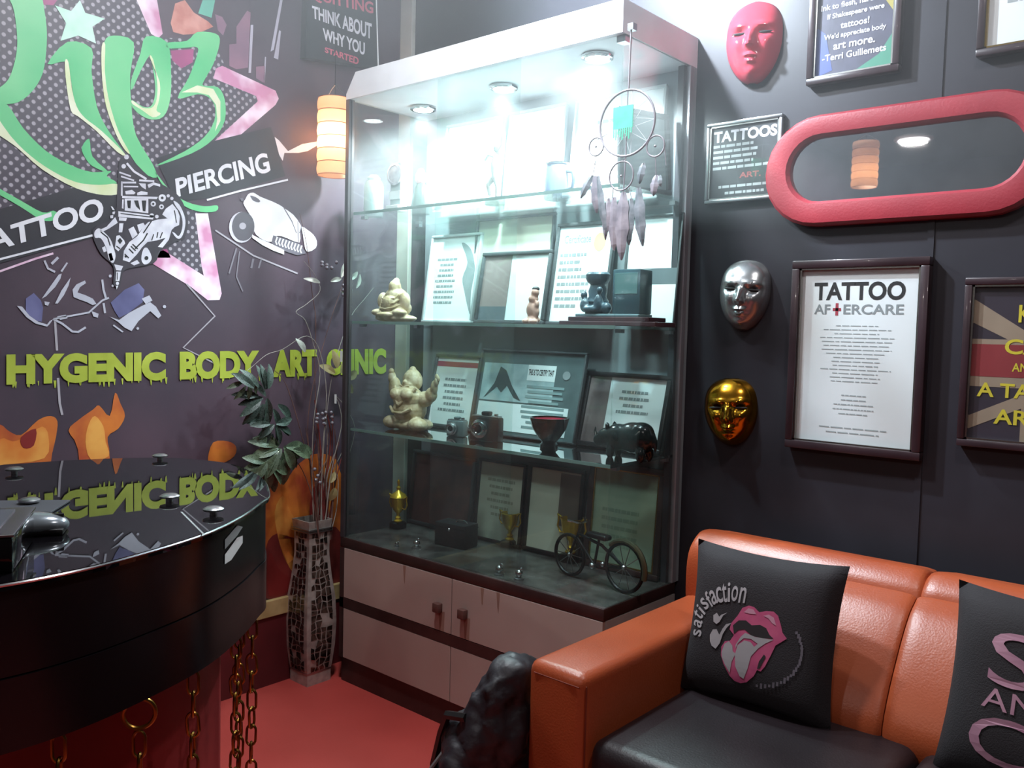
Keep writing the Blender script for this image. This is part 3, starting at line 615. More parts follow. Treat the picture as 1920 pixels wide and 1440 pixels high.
# small seated buddha, wide robe
BONE = M('ivory_resin', 'd0bfa0', .45, col2='a8946f', scale=35, bump=.3, bscale=150)
b = (xs(742, -.22, Z2), -.22, Z2); bud = thing('buddha_statue', 'small seated buddha statue with wide robe on second shelf', 'statue', b, local=True)
bl = [((0, 0, .012), (.088, .05, .014)), ((0, 0, .045), (.062, .042, .03)), ((0, -.012, .06), (.038, .035, .03)), ((0, 0, .085), (.042, .032, .026)), ((0, -.006, .112), (.021, .021, .024)), ((0, 0, .133), (.011, .011, .010)),
      ((-.052, -.01, .068), (.02, .018, .028)), ((.052, -.01, .068), (.02, .018, .028)), ((-.05, -.03, .03), (.03, .02, .012)), ((.05, -.03, .03), (.03, .02, .012)), ((0, -.045, .022), (.04, .014, .01)), ((.02, -.004, .112), (.005, .006, .012)), ((-.02, -.004, .112), (.005, .006, .012))]
blend('body', BONE, bud, bl, .0025, 2)
mb = MB()
for i, zz in enumerate((.03, .045, .06, .075)): mb.tube([(-.055+.006*i, -.022, zz+.012), (-.03, -.045+.004*i, zz), (0, -.05+.004*i, zz-.004), (.03, -.045+.004*i, zz), (.055-.006*i, -.022, zz+.012)], .003, 6)
mb.build('robe_folds', BONE, bud, True)
# pink figurine
b = (xs(999, -.24, Z2), -.24, Z2); f = thing('figurine', 'little pinkish clay figurine with dark hair on second shelf', 'figurine', b, local=True)
blend('body', M('pink_clay', 'c79f8e', .5, col2='b08a7a', scale=30), f, [((0, 0, .012), (.024, .018, .013)), ((-.002, 0, .04), (.02, .016, .026)), ((.016, -.006, .035), (.01, .009, .018)), ((0, 0, .07), (.015, .014, .014)), ((.006, 0, .088), (.012, .012, .013)), ((.02, -.008, .055), (.007, .007, .012)), ((-.014, -.012, .008), (.014, .012, .008)), ((.012, -.014, .008), (.014, .012, .008))], .0028, 3)
MB().ball((.006, .002, .098), (.011, .011, .007), 12).build('hair', INK, f, True)
# dark sculpture on stepped wooden base
yb = -.15; x0, x1 = xs(1068, yb, Z2), xs(1248, yb, Z2); cx = (x0+x1)/2; w = x1-x0
sc = thing('sculpture', 'dark carved figure beside square block on stepped base on second shelf', 'sculpture', (cx, yb, Z2), local=True)
BW = M('base_wood', '4a3236', .35, col2='3a2830')
MB().box(-w/2, w/2, -.05, .05, 0, .012, .002).build('base_step', BW, sc); MB().box(-w*.42, w*.42, -.042, .042, .012, .024, .002).build('base_step', BW, sc)
SLT = M('slate_resin', '3c4f5a', .35, col2='2e3e48', scale=30, bump=.4, bscale=90)
MB().box(-w*.36, w*.30, -.034, .034, .024, .032, .002).build('plate', M('slate_plate', '6f8288', .3), sc)
mb = MB(); mb.lathe([(0, .032), (.036, .032), (.038, .045), (.030, .058), (.034, .066), (.026, .08), (.028, .095), (.022, .112), (.032, .12), (.036, .128), (.036, .14), (.03, .146), (0, .146)], (-w*.2, 0, 0), 18, sy=.8)
mb.build('carved_column', SLT, sc, True)
blend('carved_figure', SLT, sc, [((-w*.28, -.022, .055), (.016, .014, .02)), ((-w*.3, -.02, .083), (.010, .010, .012)), ((-w*.13, -.026, .06), (.014, .012, .026)), ((-w*.2, -.03, .045), (.03, .012, .01)), ((-w*.12, -.026, .096), (.009, .009, .010)), ((-w*.06, -.02, .048), (.016, .014, .016))], .0035, 3)
MB().box(w*.02, w*.30, -.03, .03, .032, .15, .004).build('square_block', M('slate_block', '3a525c', .15), sc, True)
MB().box(w*.045, w*.275, -.0312, -.0295, .085, .14, .0005).build('inset_panel', M('slate_inset', '5f7f80', .12), sc)

# ---- third shelf
o, w, h, y = lean_frame('white certificate with red stripe behind the laughing buddha', Z3, 800, 886, 664, -.06, -.01, .011, FDK, PAPER, g1)
rect(MB(), -w/2+.011, w/2-.011, h*.83, h*.90, y).build('red_stripe', M('red_stripe_print', 'b0485a', .5), o); lines(o, -w*.3, w*.3, h*.2, h*.7, 6, y, GREYINK, seed=9)
o, w, h, y = lean_frame('dark certificate reading this is to certify that behind the cameras', Z3, 884, 1080, 655, -.075, -.02, .006, FDK, M('teal_grey_print', '5a6a6c', .5, col2='4a5658', scale=9), g1)
rect(MB(), -w*.46, w*.24, h*.40, h*.84, y).build('pale_art_print', M('pale_teal_print', 'aebfc2', .5, col2='8fa4a8', scale=22), o)
mb = MB(); rect(mb, -w*.02, w*.24, h*.66, h*.84, y-.0004); rect(mb, -w*.46, w*.40, h*.06, h*.38, y-.0004); mb.build('paper_print', PAPER, o)
ltext(o, 'THIS IS TO CERTIFY THAT', -w*.01, w*.225, h*.72, h*.79, y-.0008, INK, .03)
lines(o, -w*.05, w*.38, h*.10, h*.62, 9, y-.0008, M('teal_lines', '7f9496', .6), seed=10, words=False, fill=.5)
MB().poly([(a*w, y-.0008, c*h) for a, c in ((-.42, .42), (-.33, .6), (-.29, .8), (-.23, .76), (-.15, .58), (-.05, .42), (-.12, .45), (-.2, .58), (-.25, .5), (-.3, .56))]).build('figure_print', M('dark_teal_print', '3a4648', .5), o)
MB().poly([(w*(.34+.035*math.cos(a)), y-.0008, h*(.74+.05*math.sin(a))) for a in [i*.6283 for i in range(10)]]).build('seal', GREYINK, o)
o, w, h, y = lean_frame('black framed brown and white certificate behind the black rhino', Z3, 1082, 1240, 697, -.06, -.005, .014, FBLK, PAPER, g1, gl=True)
rect(MB(), -w/2+.014, -w*.2, .014, h-.014, y).build('brown_panel', M('brown_art_print', '7a6a68', .5, col2='5e5052', scale=14), o); lines(o, -w*.1, w*.3, h*.45, h*.8, 4, y, GREYINK, seed=12)
# laughing buddha with raised arms
p = onZ(772, 806, Z3); b = (p.x, max(p.y, -.25), Z3); bud = thing('buddha_statue', 'laughing buddha statue with both arms raised on third shelf', 'statue', b, local=True)
bl = [((0, 0, .02), (.085, .055, .024)), ((-.06, -.03, .024), (.036, .03, .022)), ((.06, -.03, .024), (.036, .03, .022)), ((0, -.01, .07), (.062, .05, .05)), ((0, -.02, .105), (.058, .042, .042)), ((-.026, -.048, .118), (.024, .018, .02)), ((.026, -.048, .118), (.024, .018, .02)),
      ((0, 0, .16), (.034, .032, .038)), ((0, -.02, .148), (.024, .018, .018)), ((0, -.034, .158), (.007, .008, .007)), ((-.034, 0, .158), (.007, .01, .02)), ((.034, 0, .158), (.007, .01, .02)), ((0, 0, .196), (.012, .012, .012)), ((0, 0, .186), (.022, .022, .012)),
      ((-.06, 0, .11), (.03, .026, .026)), ((-.086, 0, .135), (.022, .02, .034)), ((-.098, -.002, .165), (.014, .014, .022)), ((.06, 0, .105), (.03, .026, .026)), ((.088, 0, .12), (.022, .018, .024)), ((.104, -.002, .145), (.012, .012, .024)), ((.116, -.004, .165), (.009, .008, .016))]
blend('body', BONE, bud, bl, .0026, 2)
mb = MB(); mb.tube([(-.05, -.05, .075), (-.02, -.064, .06), (.02, -.064, .06), (.05, -.05, .075)], .005, 8); mb.tube([(-.02, -.034, .146), (0, -.04, .140), (.02, -.034, .146)], .003, 6); mb.tube([(-.05, -.03, .14), (-.02, -.052, .10), (0, -.06, .085)], .006, 8); mb.tube([(.05, -.03, .14), (.02, -.052, .10), (0, -.06, .085)], .006, 8)
mb.build('robe_folds', BONE, bud, True)
blend('open_hand', BONE, bud, [((.116, -.004, .178), (.008, .006, .012)), ((.124, -.004, .172), (.006, .005, .010)), ((-.1, -.004, .186), (.012, .008, .012))], .003, 2)
def camera_model(label, px, py, body, lensm, w, h, d, grp=None, z=Z3):
    p = onZ(px, py, z); k = thing('vintage_camera', label, 'camera', (p.x, min(p.y, -.1), z), (0, 0, math.radians(12)), grp, local=True)
    MB().box(-w/2, w/2, -d/2, d/2, 0, h*.8, .004).build('body', body, k, True); MB().box(-w*.46, w*.46, -d*.4, d*.4, h*.8, h*.86, .002).build('top_plate', SILVER, k, True)
    MB().box(-w*.14, w*.14, -d*.35, d*.35, h*.86, h, .004).build('viewfinder', body, k, True)
    l = MB(); l.lathe([(0, 0), (h*.32, 0), (h*.32, .008), (h*.27, .010), (h*.27, .018), (h*.22, .02), (h*.2, .016), (h*.1, .012), (0, .012)], n=24); lo = l.build('lens', lensm, k, True)
    lo.rotation_euler = (math.radians(90), 0, 0); lo.location = (-w*.12, -d/2, h*.42)
    g = MB().lathe([(0, .0125), (h*.14, .0135), (h*.14, .0137), (0, .016)], n=18).build('lens_glass', BLACKG, lo, True)
    MB().lathe([(0, 0), (.006, 0), (.006, .006), (0, .006)], (w*.33, 0, h*.86), 12).build('dial', SILVER, k)
    return k
camera_model('small grey vintage camera beside the laughing buddha', 857, 818, M('grey_leatherette', '6c7577', .5), SILVER, .062, .062, .03)
camera_model('black vintage camera with silver lens in front of the dark certificate', 912, 826, BLACK, CHROME, .098, .088, .035)
# bowl
p = onZ(1029, 838, Z3); f = thing('bowl', 'black footed bowl with red inside on third shelf', 'bowl', (p.x, p.y, Z3), local=True)
MB().lathe([(0, 0), (.026, 0), (.026, .008), (.02, .014), (.034, .03), (.05, .055), (.058, .085), (.055, .085), (.046, .055), (.03, .034), (0, .03)], n=32).build('body', BLACKG, f, True)
MB().lathe([(0, .0305), (.029, .0345), (.045, .0555), (.0535, .08), (.0525, .08), (.044, .056), (.028, .036), (0, .032)], n=32).build('red_lining', M('red_lacquer', 'b03048', .25), f, True)
# small black box with gold strip
p = onZ(1092, 832, Z3); f = thing('trinket_box', 'small black box with gold strip beside the black rhino', 'box', (p.x, p.y, Z3), local=True)
MB().box(-.036, .036, -.018, .018, 0, .036, .003).build('body', BLACKG, f, True); MB().box(-.036, .036, -.0195, -.0178, .012, .018).build('gold_strip', GOLD, f)
mb = MB(); mb.ball((-.012, 0, .04), .005, 10); mb.ball((0, 0, .04), .005, 10); mb.build('knob', CHROME, f, True)
MB().ball((-.046, -.01, .02), .009, 12).build('gold_bead', GOLD, f, True)
# black rhino
p = onZ(1172, 858, Z3); f = thing('animal_figurine', 'glossy black rhino figurine at right of third shelf', 'figurine', (p.x, p.y, Z3), local=True)
RH = M('black_glaze', '1e2424', .16, bump=.25, bscale=45)
blend('body', RH, f, [((.03, 0, .056), (.062, .036, .042)), ((-.02, 0, .054), (.045, .034, .036)), ((-.06, 0, .05), (.03, .024, .026)), ((-.084, 0, .04), (.02, .016, .018)), ((.05, 0, .07), (.035, .03, .03)), ((-.035, -.02, .016), (.012, .012, .022)), ((-.035, .02, .016), (.012, .012, .022)), ((.06, -.02, .016), (.014, .013, .024)), ((.06, .02, .016), (.014, .013, .024)), ((.092, 0, .045), (.006, .006, .024))], .004, 5)
mb = MB(); mb.tube([(-.094, 0, .05), (-.1, 0, .062), (-.099, 0, .074)], [.006, .004, .001], 8); mb.tube([(-.05, -.014, .074), (-.048, -.018, .086), (-.05, -.018, .092)], [.006, .006, .001], 8); mb.tube([(-.05, .014, .074), (-.048, .018, .086), (-.05, .018, .092)], [.006, .006, .001], 8)
mb.build('horn_and_ears', RH, f, True)

# ---- counter level
def cup(label, px, py, h, z=Z4, lid=False, ymax=-.03):
    p = onZ(px, py, z); yy = min(p.y, ymax); x = xs(px, yy, z); f = thing('trophy_cup', label, 'trophy', (x, yy, z), group='gold trophies in the cabinet', local=True)
    s = h/.14
    MB().lathe([(0, 0), (.026*s, 0), (.026*s, .022*s), (.02*s, .026*s), (0, .026*s)], n=24, square=.6).build('base', BLACKG, f, True)
    MB().lathe([(0, .026*s), (.016*s, .026*s), (.017*s, .03*s), (.009*s, .036*s), (.012*s, .042*s), (.006*s, .048*s), (.007*s, .058*s), (.018*s, .07*s), (.027*s, .09*s), (.031*s, .118*s), (.034*s, .122*s), (.031*s, .124*s), (.028*s, .116*s), (.018*s, .08*s), (0, .07*s)], n=28).build('cup', GOLD, f, True)
    for q in (-1, 1):
        MB().tube([(q*.022*s, 0, .08*s), (q*.04*s, 0, .078*s), (q*.05*s, 0, .095*s), (q*.046*s, 0, .115*s), (q*.05*s, 0, .128*s), (q*.04*s, 0, .124*s), (q*.03*s, 0, .116*s)], .0028*s, 8).build('handle', GOLD, f, True)
    if lid: MB().lathe([(0, .122*s), (.033*s, .122*s), (.028*s, .132*s), (.012*s, .142*s), (.006*s, .15*s), (.009*s, .158*s), (.004*s, .166*s), (.006*s, .182*s), (.002*s, .19*s), (0, .19*s)], n=24).build('lid', GOLD, f, True)
    return f
o, w, h, y = lean_frame('dark reddish picture behind the lidded trophy', Z4, 768, 884, 842, -.02, .004, .012, FDK, M('dark_photo_print', '4a3a3c', .5, col2='6e4a46', scale=12), g1)
o, w, h, y = lean_frame('plain cream certificate behind the middle trophy', Z4, 890, 978, 858, -.02, .004, .010, FBLK, CREAM, g1)
lines(o, -w*.3, w*.3, h*.3, h*.8, 6, y, M('tan_ink', 'b3ad9b', .6), seed=20)
o, w, h, y = lean_frame('cream and brown certificate behind the right trophy', Z4, 982, 1088, 866, -.02, .004, .014, FBLK, CREAM, g1)
rect(MB(), w*.08, w/2-.014, h*.35, h-.02, y).build('brown_panel', M('taupe_print', '857a72', .5), o)
o, w, h, y = lean_frame('pale green certificate in gold edged frame behind the model bike', Z4, 1096, 1236, 862, -.022, .004, .018, FBRN, M('pale_green_paper', 'a9b89c', .5, col2='8fa690', scale=5), g1, lip=GL_, gl=True)
lines(o, -w*.3, w*.2, h*.2, h*.6, 5, y, M('green_ink', '879c84', .6), seed=22)
cup('lidded gold trophy at left of cabinet counter', 746, 990, .125, lid=True, ymax=-.08)
cup('small gold trophy cup in the middle of cabinet counter', 955, 1018, .125)
cup('larger gold trophy cup beside the model bike', 1070, 1042, .150)
p = onZ(855, 1022, Z4); f = thing('black_case', 'black box with silver clasp on cabinet counter', 'box', (p.x, p.y, Z4), (0, 0, math.radians(6)), local=True)
MB().box(-.062, .062, -.035, .035, 0, .075, .004).build('body', M('black_leather', '2a2628', .4, bump=.3, bscale=120), f, True); MB().box(-.062, .062, -.0355, .0355, .06, .0625).build('lid_seam', INK, f)
MB().ball((0, -.037, .056), .006, 10).build('clasp', CHROME, f, True); MB().tube([(.0, 0, .075), (.01, 0, .083), (.035, 0, .083), (.045, 0, .075)], .0025).build('handle', CHROME, f, True)
def trinket(label, px, py, s=1):
    p = onZ(px, py, Z4); yy = max(p.y, -.292); x = xs(px, yy, Z4); f = thing('silver_trinket', label, 'trinket', (x, yy, Z4), group='little silver trinkets on the cabinet counter', local=True)
    MB().lathe([(0, 0), (.014*s, 0), (.014*s, .004*s), (.006*s, .007*s), (0, .008*s)], n=16).build('foot', SILVER, f, True)
    MB().ball((0, 0, .017*s), .011*s, 14).build('ball', CHROME, f, True); MB().ball((.008*s, 0, .03*s), .005*s, 10).build('bead', CHROME, f, True)
trinket('little silver ball trinket in front of the black box', 781, 1028, 1); trinket('tiny silver ball trinket at left front edge of cabinet counter', 744, 1034, .6)
trinket('little silver ball trinket below the middle trophy', 936, 1078); trinket('little silver ball trinket left of the model bike', 973, 1086)
# model bicycle
p = onZ(1120, 1092, Z4); bk = thing('model_bicycle', 'dark metal model bicycle on cabinet counter', 'model', (p.x, max(p.y, -.2), Z4), (0, 0, math.radians(-8)), local=True)
DM = M('dark_metal', '2c2b2c', .4, .6); s = mpp(p)
for cx_, r in ((-.075, .044), (.085, .05)):
    wl = MB().ring((cx_, 0, r+.004), r, .004, 'y', 32).build('wheel', DM, bk, True)
    mb = MB()
    for i in range(10):
        a = i*math.pi/5; mb.tube([(cx_, 0, r+.004), (cx_+r*math.cos(a), 0, r+.004+r*math.sin(a))], .0009, 4)
    mb.ball((cx_, 0, r+.004), .006, 8); mb.build('spokes', SILVER, wl)
mb = MB(); mb.tube([(-.075, 0, .048), (-.05, 0, .10), (-.042, 0, .125)], .003); mb.tube([(-.055, 0, .092), (0, 0, .04), (.085, 0, .054)], .0035); mb.tube([(-.052, 0, .1), (.02, 0, .088), (.085, 0, .054)], .0035); mb.tube([(0, 0, .04), (.012, 0, .1)], .003); mb.build('frame', DM, bk, True)
mb = MB(); mb.tube([(-.06, -.025, .13), (-.04, -.012, .127), (-.042, 0, .125), (-.04, .012, .127), (-.06, .025, .13)], .0025); mb.build('handlebar', CHROME, bk, True)
MB().box(-.018, .04, -.012, .012, .1, .112, .005, 3).build('saddle', BLACK, bk, True)
pts = [(.085+.056*math.cos(a), 0, .054+.056*math.sin(a)) for a in [math.radians(d) for d in range(-15, 150, 15)]]
MB().tube(pts, .0058, 8).build('rear_fender', M('aged_brass', '6f6f58', .35, .7), bk, True)
mb = MB(); mb.ball((.0, -.006, .04), .008, 10); mb.ball((.03, -.006, .05), .006, 10); mb.build('pedals', SILVER, bk, True)
bk.scale = (1.28, 1.28, 1.28); bk.location.y = -.17

# ================================================================== sofa
ORANGE = M('orange_leather', 'a84e2c', .36, col2='9c4526', scale=3, bump=.12, bscale=250)
SEATM = M('black_leather_seat', '241c20', .42, bump=.12, bscale=250)
sofa = thing('sofa', 'orange leather sofa with black seat against the black wall', 'sofa', (2.1, -.45, 0))
AX, AZ, AF = 1.245, .556, -.862
def soft(x0, x1, y0, y1, z0, z1, r, seg=4): return MB().box(x0, x1, y0, y1, z0, z1, r, seg)
soft(AX, AX+.135, AF, -.256, .03, AZ, .022).build('armrest', ORANGE, sofa, True)
mb = MB(); mb.tube([(AX+.02, AF-.0008, AZ-.021), (AX+.125, AF-.0008, AZ-.021)], .0013, 6); mb.tube([(AX+.1335, AF+.01, AZ-.02), (AX+.1335, AF+.01, .05)], .0013, 6); mb.build('arm_seam', M('orange_seam', '7a2f1c', .6), sofa)
soft(3.2, 3.335, AF, -.256, .03, AZ, .022).build('armrest', ORANGE, sofa, True)
xseam = onB(1742, 1090, -.2).x
FRAME_P = [(-.25, .30), (-.262, .50), (-.268, .60), (-.26, .66), (-.235, .69), (-.20, .704), (-.14, .69), (-.10, .65), (-.09, .30)]
CUSH_P = [(-.275, .34), (-.42, .34), (-.465, .43), (-.445, .50), (-.39, .58), (-.34, .635), (-.30, .66), (-.272, .655), (-.275, .50)]
def backrest(x0, x1, r_end=.06, prof=FRAME_P, name='backrest'):
    prof = smooth_poly(prof, 3); b = bmesh.new(); xx = [x0, x0+.004, x0+.012, x0+.03]+[x0+.03+(x1-x0-.06)*i/6 for i in range(1, 6)]+[x1-.03, x1-.012, x1-.004, x1]; rings = []
    for x in xx:
        q = min(x-x0, x1-x, .03)/.03; e = 1-r_end*(1-math.sqrt(max(0, 1-(1-q)**2)))
        rings.append([b.verts.new((x, -.25+(y+.25)*e, .5+(z-.5)*e)) for y, z in prof])
    for A, B in zip(rings, rings[1:]):
        for j in range(len(prof)): q = (j+1) % len(prof); b.faces.new((A[j], A[q], B[q], B[j]))
    b.faces.new(rings[0]); b.faces.new(rings[-1][::-1])
    return MB()._merge(b).build(name, ORANGE, sofa, True)
backrest(AX, xseam); backrest(xseam+.0003, 2.6); backrest(2.601, 3.33)
for a, b in ((AX+.137, xseam-.001), (xseam+.001, 2.6), (2.602, 3.198)): backrest(a, b, .04, CUSH_P, 'back_cushion')
soft(AX+.136, 1.84, AF+.01, -.40, .30, .44, .03).build('seat_cushion', SEATM, sofa, True)
soft(1.843, 2.52, AF+.01, -.40, .30, .44, .03).build('seat_cushion', SEATM, sofa, True)
soft(2.523, 3.199, AF+.01, -.40, .30, .44, .03).build('seat_cushion', SEATM, sofa, True)
MB().box(AX+.02, 3.3, AF+.04, -.10, .06, .30).build('base', BLACK, sofa)
for x in (AX+.06, 3.26):
    for y in (AF+.06, -.24): MB().lathe([(0, 0), (.02, 0), (.024, .03), (0, .03)], (x, y, 0), 14).build('foot', BLACK, sofa)

# cushions ------------------------------------------------------------------------
FAB = M('charcoal_fabric', '2a2428', .85, col2='231e22', scale=5, bump=.25, bscale=400)
def psurf(u, v, s, t):                  # u, v in -1..1, side s: pincushion pillow
    k = (1-abs(u)**4)*(1-abs(v)**4); e = 1-.07*(1-abs(v)**2)*abs(u)**3; e2 = 1-.07*(1-abs(u)**2)*abs(v)**3
    return e, e2, s*t*max(0, k)**.6
def pillow(label, loc, rot, w, h, t, name='cushion'):
    o = thing(name, label, 'cushion', loc, rot, 'cushions on the sofa', local=True); b = bmesh.new(); n = 20
    for s in (-1, 1):
        g = [[None]*(n+1) for _ in range(n+1)]
        for i in range(n+1):
            for j in range(n+1):
                u, v = -1+2*i/n, -1+2*j/n; e, e2, d = psurf(u, v, s, t); g[i][j] = b.verts.new((u*e*w/2, d, h/2+v*e2*h/2))
        for i in range(n):
            for j in range(n): b.faces.new((g[i][j], g[i+1][j], g[i+1][j+1], g[i][j+1]))
    bmesh.ops.remove_doubles(b, verts=b.verts, dist=.0005)
    MB()._merge(b).build('cover', FAB, o, True)
    def fn(u, v, lift=.0015):           # u, v in 0..1 over the front
        a, c = u*2-1, v*2-1; e, e2, d = psurf(a, c, -1, t); return Vector((a*e*w/2, d-lift, h/2+c*e2*h/2))
    return o, fn
def wrap(o, fn, name, pts, mat, lift=.0015):
    b = bmesh.new(); f = b.faces.new([b.verts.new((x, y, 0)) for x, y in pts])
    bmesh.ops.triangulate(b, faces=b.faces[:])
    for _ in range(3): bmesh.ops.subdivide_edges(b, edges=[e for e in b.edges if e.calc_length() > .06], cuts=1, use_grid_fill=False); bmesh.ops.triangulate(b, faces=b.faces[:])
    for v in b.verts: v.co = fn(v.co.x, v.co.y, lift)
    return MB()._merge(b).build(name, mat, o)
PGREY = M('pale_grey_print', 'a8a2a6', .8); PPINK = M('pink_print', 'c0567a', .8, col2='a8406a', scale=20); PBLK = M('black_print', '2a2226', .85)
pl, fn = pillow('black cushion printed satisfaction with pink lips and tongue', (1.533, -.505, .432), (math.radians(-12), 0, math.radians(2)), .32, .315, .05)
# the print in the cushion's own picture (0..1), measured from its photograph corners
def pc(x, y):
    X, Y = 1280+x/5.333, 1060+y/5.333; u = (X-1296)/283; return (u, 1-(Y-1020-42*u)/281)
lips = [pc(*q) for q in ((650, 590), (700, 520), (740, 440), (800, 415), (850, 425), (905, 470), (970, 455), (1040, 455), (1085, 490), (1120, 570), (1145, 640), (1190, 690), (1130, 735), (1095, 760), (1060, 860), (1020, 960), (985, 1010), (950, 1000), (925, 1060), (860, 1130), (800, 1150), (740, 1135), (690, 1090), (620, 980), (585, 900), (580, 820), (610, 765), (660, 755), (690, 700), (640, 650))]
wrap(pl, fn, 'lips_print', lips, PPINK, .0015)
wrap(pl, fn, 'mouth_print', [pc(*q) for q in ((670, 610), (720, 560), (790, 555), (850, 595), (930, 585), (990, 610), (1030, 670), (1070, 700), (960, 705), (860, 690), (790, 640), (730, 650), (690, 690))], PBLK, .0022)
wrap(pl, fn, 'tongue_light_print', [pc(*q) for q in ((800, 670), (900, 700), (1070, 710), (1000, 750), (940, 800), (880, 880), (860, 1000), (830, 1100), (790, 1080), (740, 990), (725, 880), (740, 790), (800, 740), (860, 750), (900, 790), (930, 760), (860, 720), (790, 720), (740, 770), (725, 820), (720, 790), (760, 710))], PGREY, .0024)
wrap(pl, fn, 'tongue_tip_print', [pc(*q) for q in ((590, 870), (610, 790), (650, 760), (690, 800), (700, 850), (730, 870), (700, 950), (690, 1060), (640, 990), (600, 920))], PGREY, .0024)
wrap(pl, fn, 'lip_shine_print', [pc(*q) for q in ((760, 480), (800, 440), (850, 450), (880, 490), (820, 490))], M('pale_pink_print', 'c98fa4', .8), .0024)
wrap(pl, fn, 'lip_shine_print', [pc(*q) for q in ((950, 500), (1000, 485), (1050, 510), (1080, 580), (1040, 560), (1000, 520))], M('pale_pink_print', '', 0), .0024)
wrap(pl, fn, 'lip_fold_print', [pc(*q) for q in ((960, 920), (1000, 850), (1020, 870), (975, 980), (950, 990))], PBLK, .0024)
wrap(pl, fn, 'note_print', [pc(*q) for q in ((455, 530), (490, 505), (520, 540), (540, 520), (600, 495), (560, 525), (530, 590), (500, 612), (465, 590))], PGREY, .0022)
wrap(pl, fn, 'note_print', [pc(*q) for q in ((445, 720), (470, 665), (510, 660), (545, 710), (570, 650), (600, 605), (650, 590), (610, 640), (580, 700), (560, 790), (525, 845), (480, 820), (455, 780))], PGREY, .0022)
mb = MB()                                # satisfaction along an arc
word = 'satisfaction'
P0 = [(285, 712), (275, 618), (258, 535), (290, 485), (330, 425), (378, 382), (428, 358), (488, 334), (540, 310), (585, 300), (645, 310), (725, 320)]
ang = [86, 76, 64, 57, 50, 42, 30, 20, 14, 8, 2, -2]; Wd = [62, 72, 56, 26, 60, 46, 66, 62, 48, 24, 64, 64]; Hh = [118, 122, 158, 158, 138, 172, 150, 160, 190, 190, 150, 150]
for ch, (x, y), a, ww, hh in zip(word, P0, ang, Wd, Hh):
    a = math.radians(a)
    def f2(u, v, x=x, y=y, a=a, ww=ww, hh=hh):
        lx, ly = (u-.5)*ww, (v-.5)*hh; return fn(*pc(x+lx*math.cos(a)-ly*math.sin(a), y-lx*math.sin(a)-ly*math.cos(a)), .002)
    text_mb(ch, f2, .012, mb)
mb.build('satisfaction_lettering', PGREY, pl)
mb = MB()                                # small curved script on the lower right, too fine to read
for i in range(22):
    t = i/21; a = math.radians(35-125*t); x, y = 960+380*math.cos(a), 820-330*math.sin(a)
    hh = 26+14*((i*7) % 3); ww = 22
    q = [pc(x+dx, y+dy) for dx, dy in ((-ww/2, hh/2), (ww/2, hh/2), (ww/2, -hh/2), (-ww/2, -hh/2))]; mb.poly([fn(*k, .002) for k in q])
mb.build('small_script', M('faint_print', '6d6670', .8), pl)
p2, fn2 = pillow('black cushion with big pink serif letters at right edge', (2.04, -.52, .432), (math.radians(-14), 0, math.radians(-6)), .34, .33, .055)
mb = MB()
for s, (u0, u1, v0, v1) in (('S', (.24, .47, .53, .80)), ('AND', (.23, .62, .41, .51)), ('C', (.19, .49, .14, .38))): text_mb(s, lambda u, v, q=(u0, u1, v0, v1): fn2(q[0]+(q[1]-q[0])*u, q[2]+(q[3]-q[2])*v, .002), 0, mb)
mb.build('pink_lettering', M('pink_letter_print', 'b88a9c', .8, col2='9a6a80', scale=12), p2)

# black bag beside the armrest
bag = thing('bag', 'crumpled black bag on the floor beside the orange armrest', 'bag', (1.125, -.83, 0), local=True)
bagbody = blend('body', M('black_nylon', '2c272d', .5, col2='221e23', scale=9, bump=.5, bscale=30), bag, [((-.01, 0, .15), (.115, .16, .16)), ((.02, .0, .29), (.09, .13, .15)), ((.05, -.01, .41), (.07, .11, .11)), ((.075, -.02, .49), (.045, .08, .055)), ((-.05, -.05, .06), (.07, .09, .07)), ((.03, -.12, .2), (.06, .06, .19)), ((-.03, .1, .1), (.07, .07, .1)), ((-.06, -.02, .22), (.04, .08, .10)), ((.0, -.06, .37), (.05, .07, .06))], .008, 4)
tx = bpy.data.textures.new('crumple', 'CLOUDS'); tx.noise_scale = .06; tx.noise_depth = 3
dm = bagbody.modifiers.new('crumple', 'DISPLACE'); dm.texture = tx; dm.strength = .045; dm.mid_level = .6
MB().tube([(-.075, -.12, .20), (-.06, -.13, .26), (-.035, -.13, .32), (-.01, -.12, .36)], .004, 6).build('zip', GREYINK, bag, True)
MB().tube([(.04, -.11, .44), (-.01, -.11, .43), (-.045, -.09, .38), (-.075, -.08, .30), (-.09, -.06, .22)], .009, 6).build('strap', BLACK, bag, True)

# ================================================================== curved reception desk
DT, DBz = .862, .652
rim = [(.20, -2.9), (.20, -1.9), (.225, -1.6), (.246, -1.433), (.273, -1.278), (.351, -1.131), (.45, -1.075), (.553, -1.061), (.727, -1.106), (.886, -1.192), (.94, -1.244), (1.02, -1.335), (1.09, -1.441), (1.139, -1.57), (1.16, -1.667), (1.158, -1.76), (1.13, -1.9), (1.07, -2.1), (1.0, -2.4), (.97, -2.9)]
def sm(pts, n=5):                        # open Catmull-Rom
    out = []
    for i in range(len(pts)-1):
        p0, p1, p2_, p3 = [Vector(pts[max(0, min(len(pts)-1, i+j))]) for j in (-1, 0, 1, 2)]
        for s in range(n):
            t = s/n; out.append(.5*((2*p1)+(p2_-p0)*t+(2*p0-5*p1+4*p2_-p3)*t*t+(-p0+3*p1-3*p2_+p3)*t**3))
    return out+[Vector(pts[-1])]
RIM = sm(rim)
def inset(pts, d):
    c = Vector((.68, -1.9)); out = []
    for i, p in enumerate(pts):
        t = (pts[min(i+1, len(pts)-1)]-pts[max(i-1, 0)]).normalized(); nrm = Vector((t.y, -t.x)); out.append(p+nrm*d)
    return out
DESK = M('black_lacquer', '0d0b0e', .015, spec=.65)
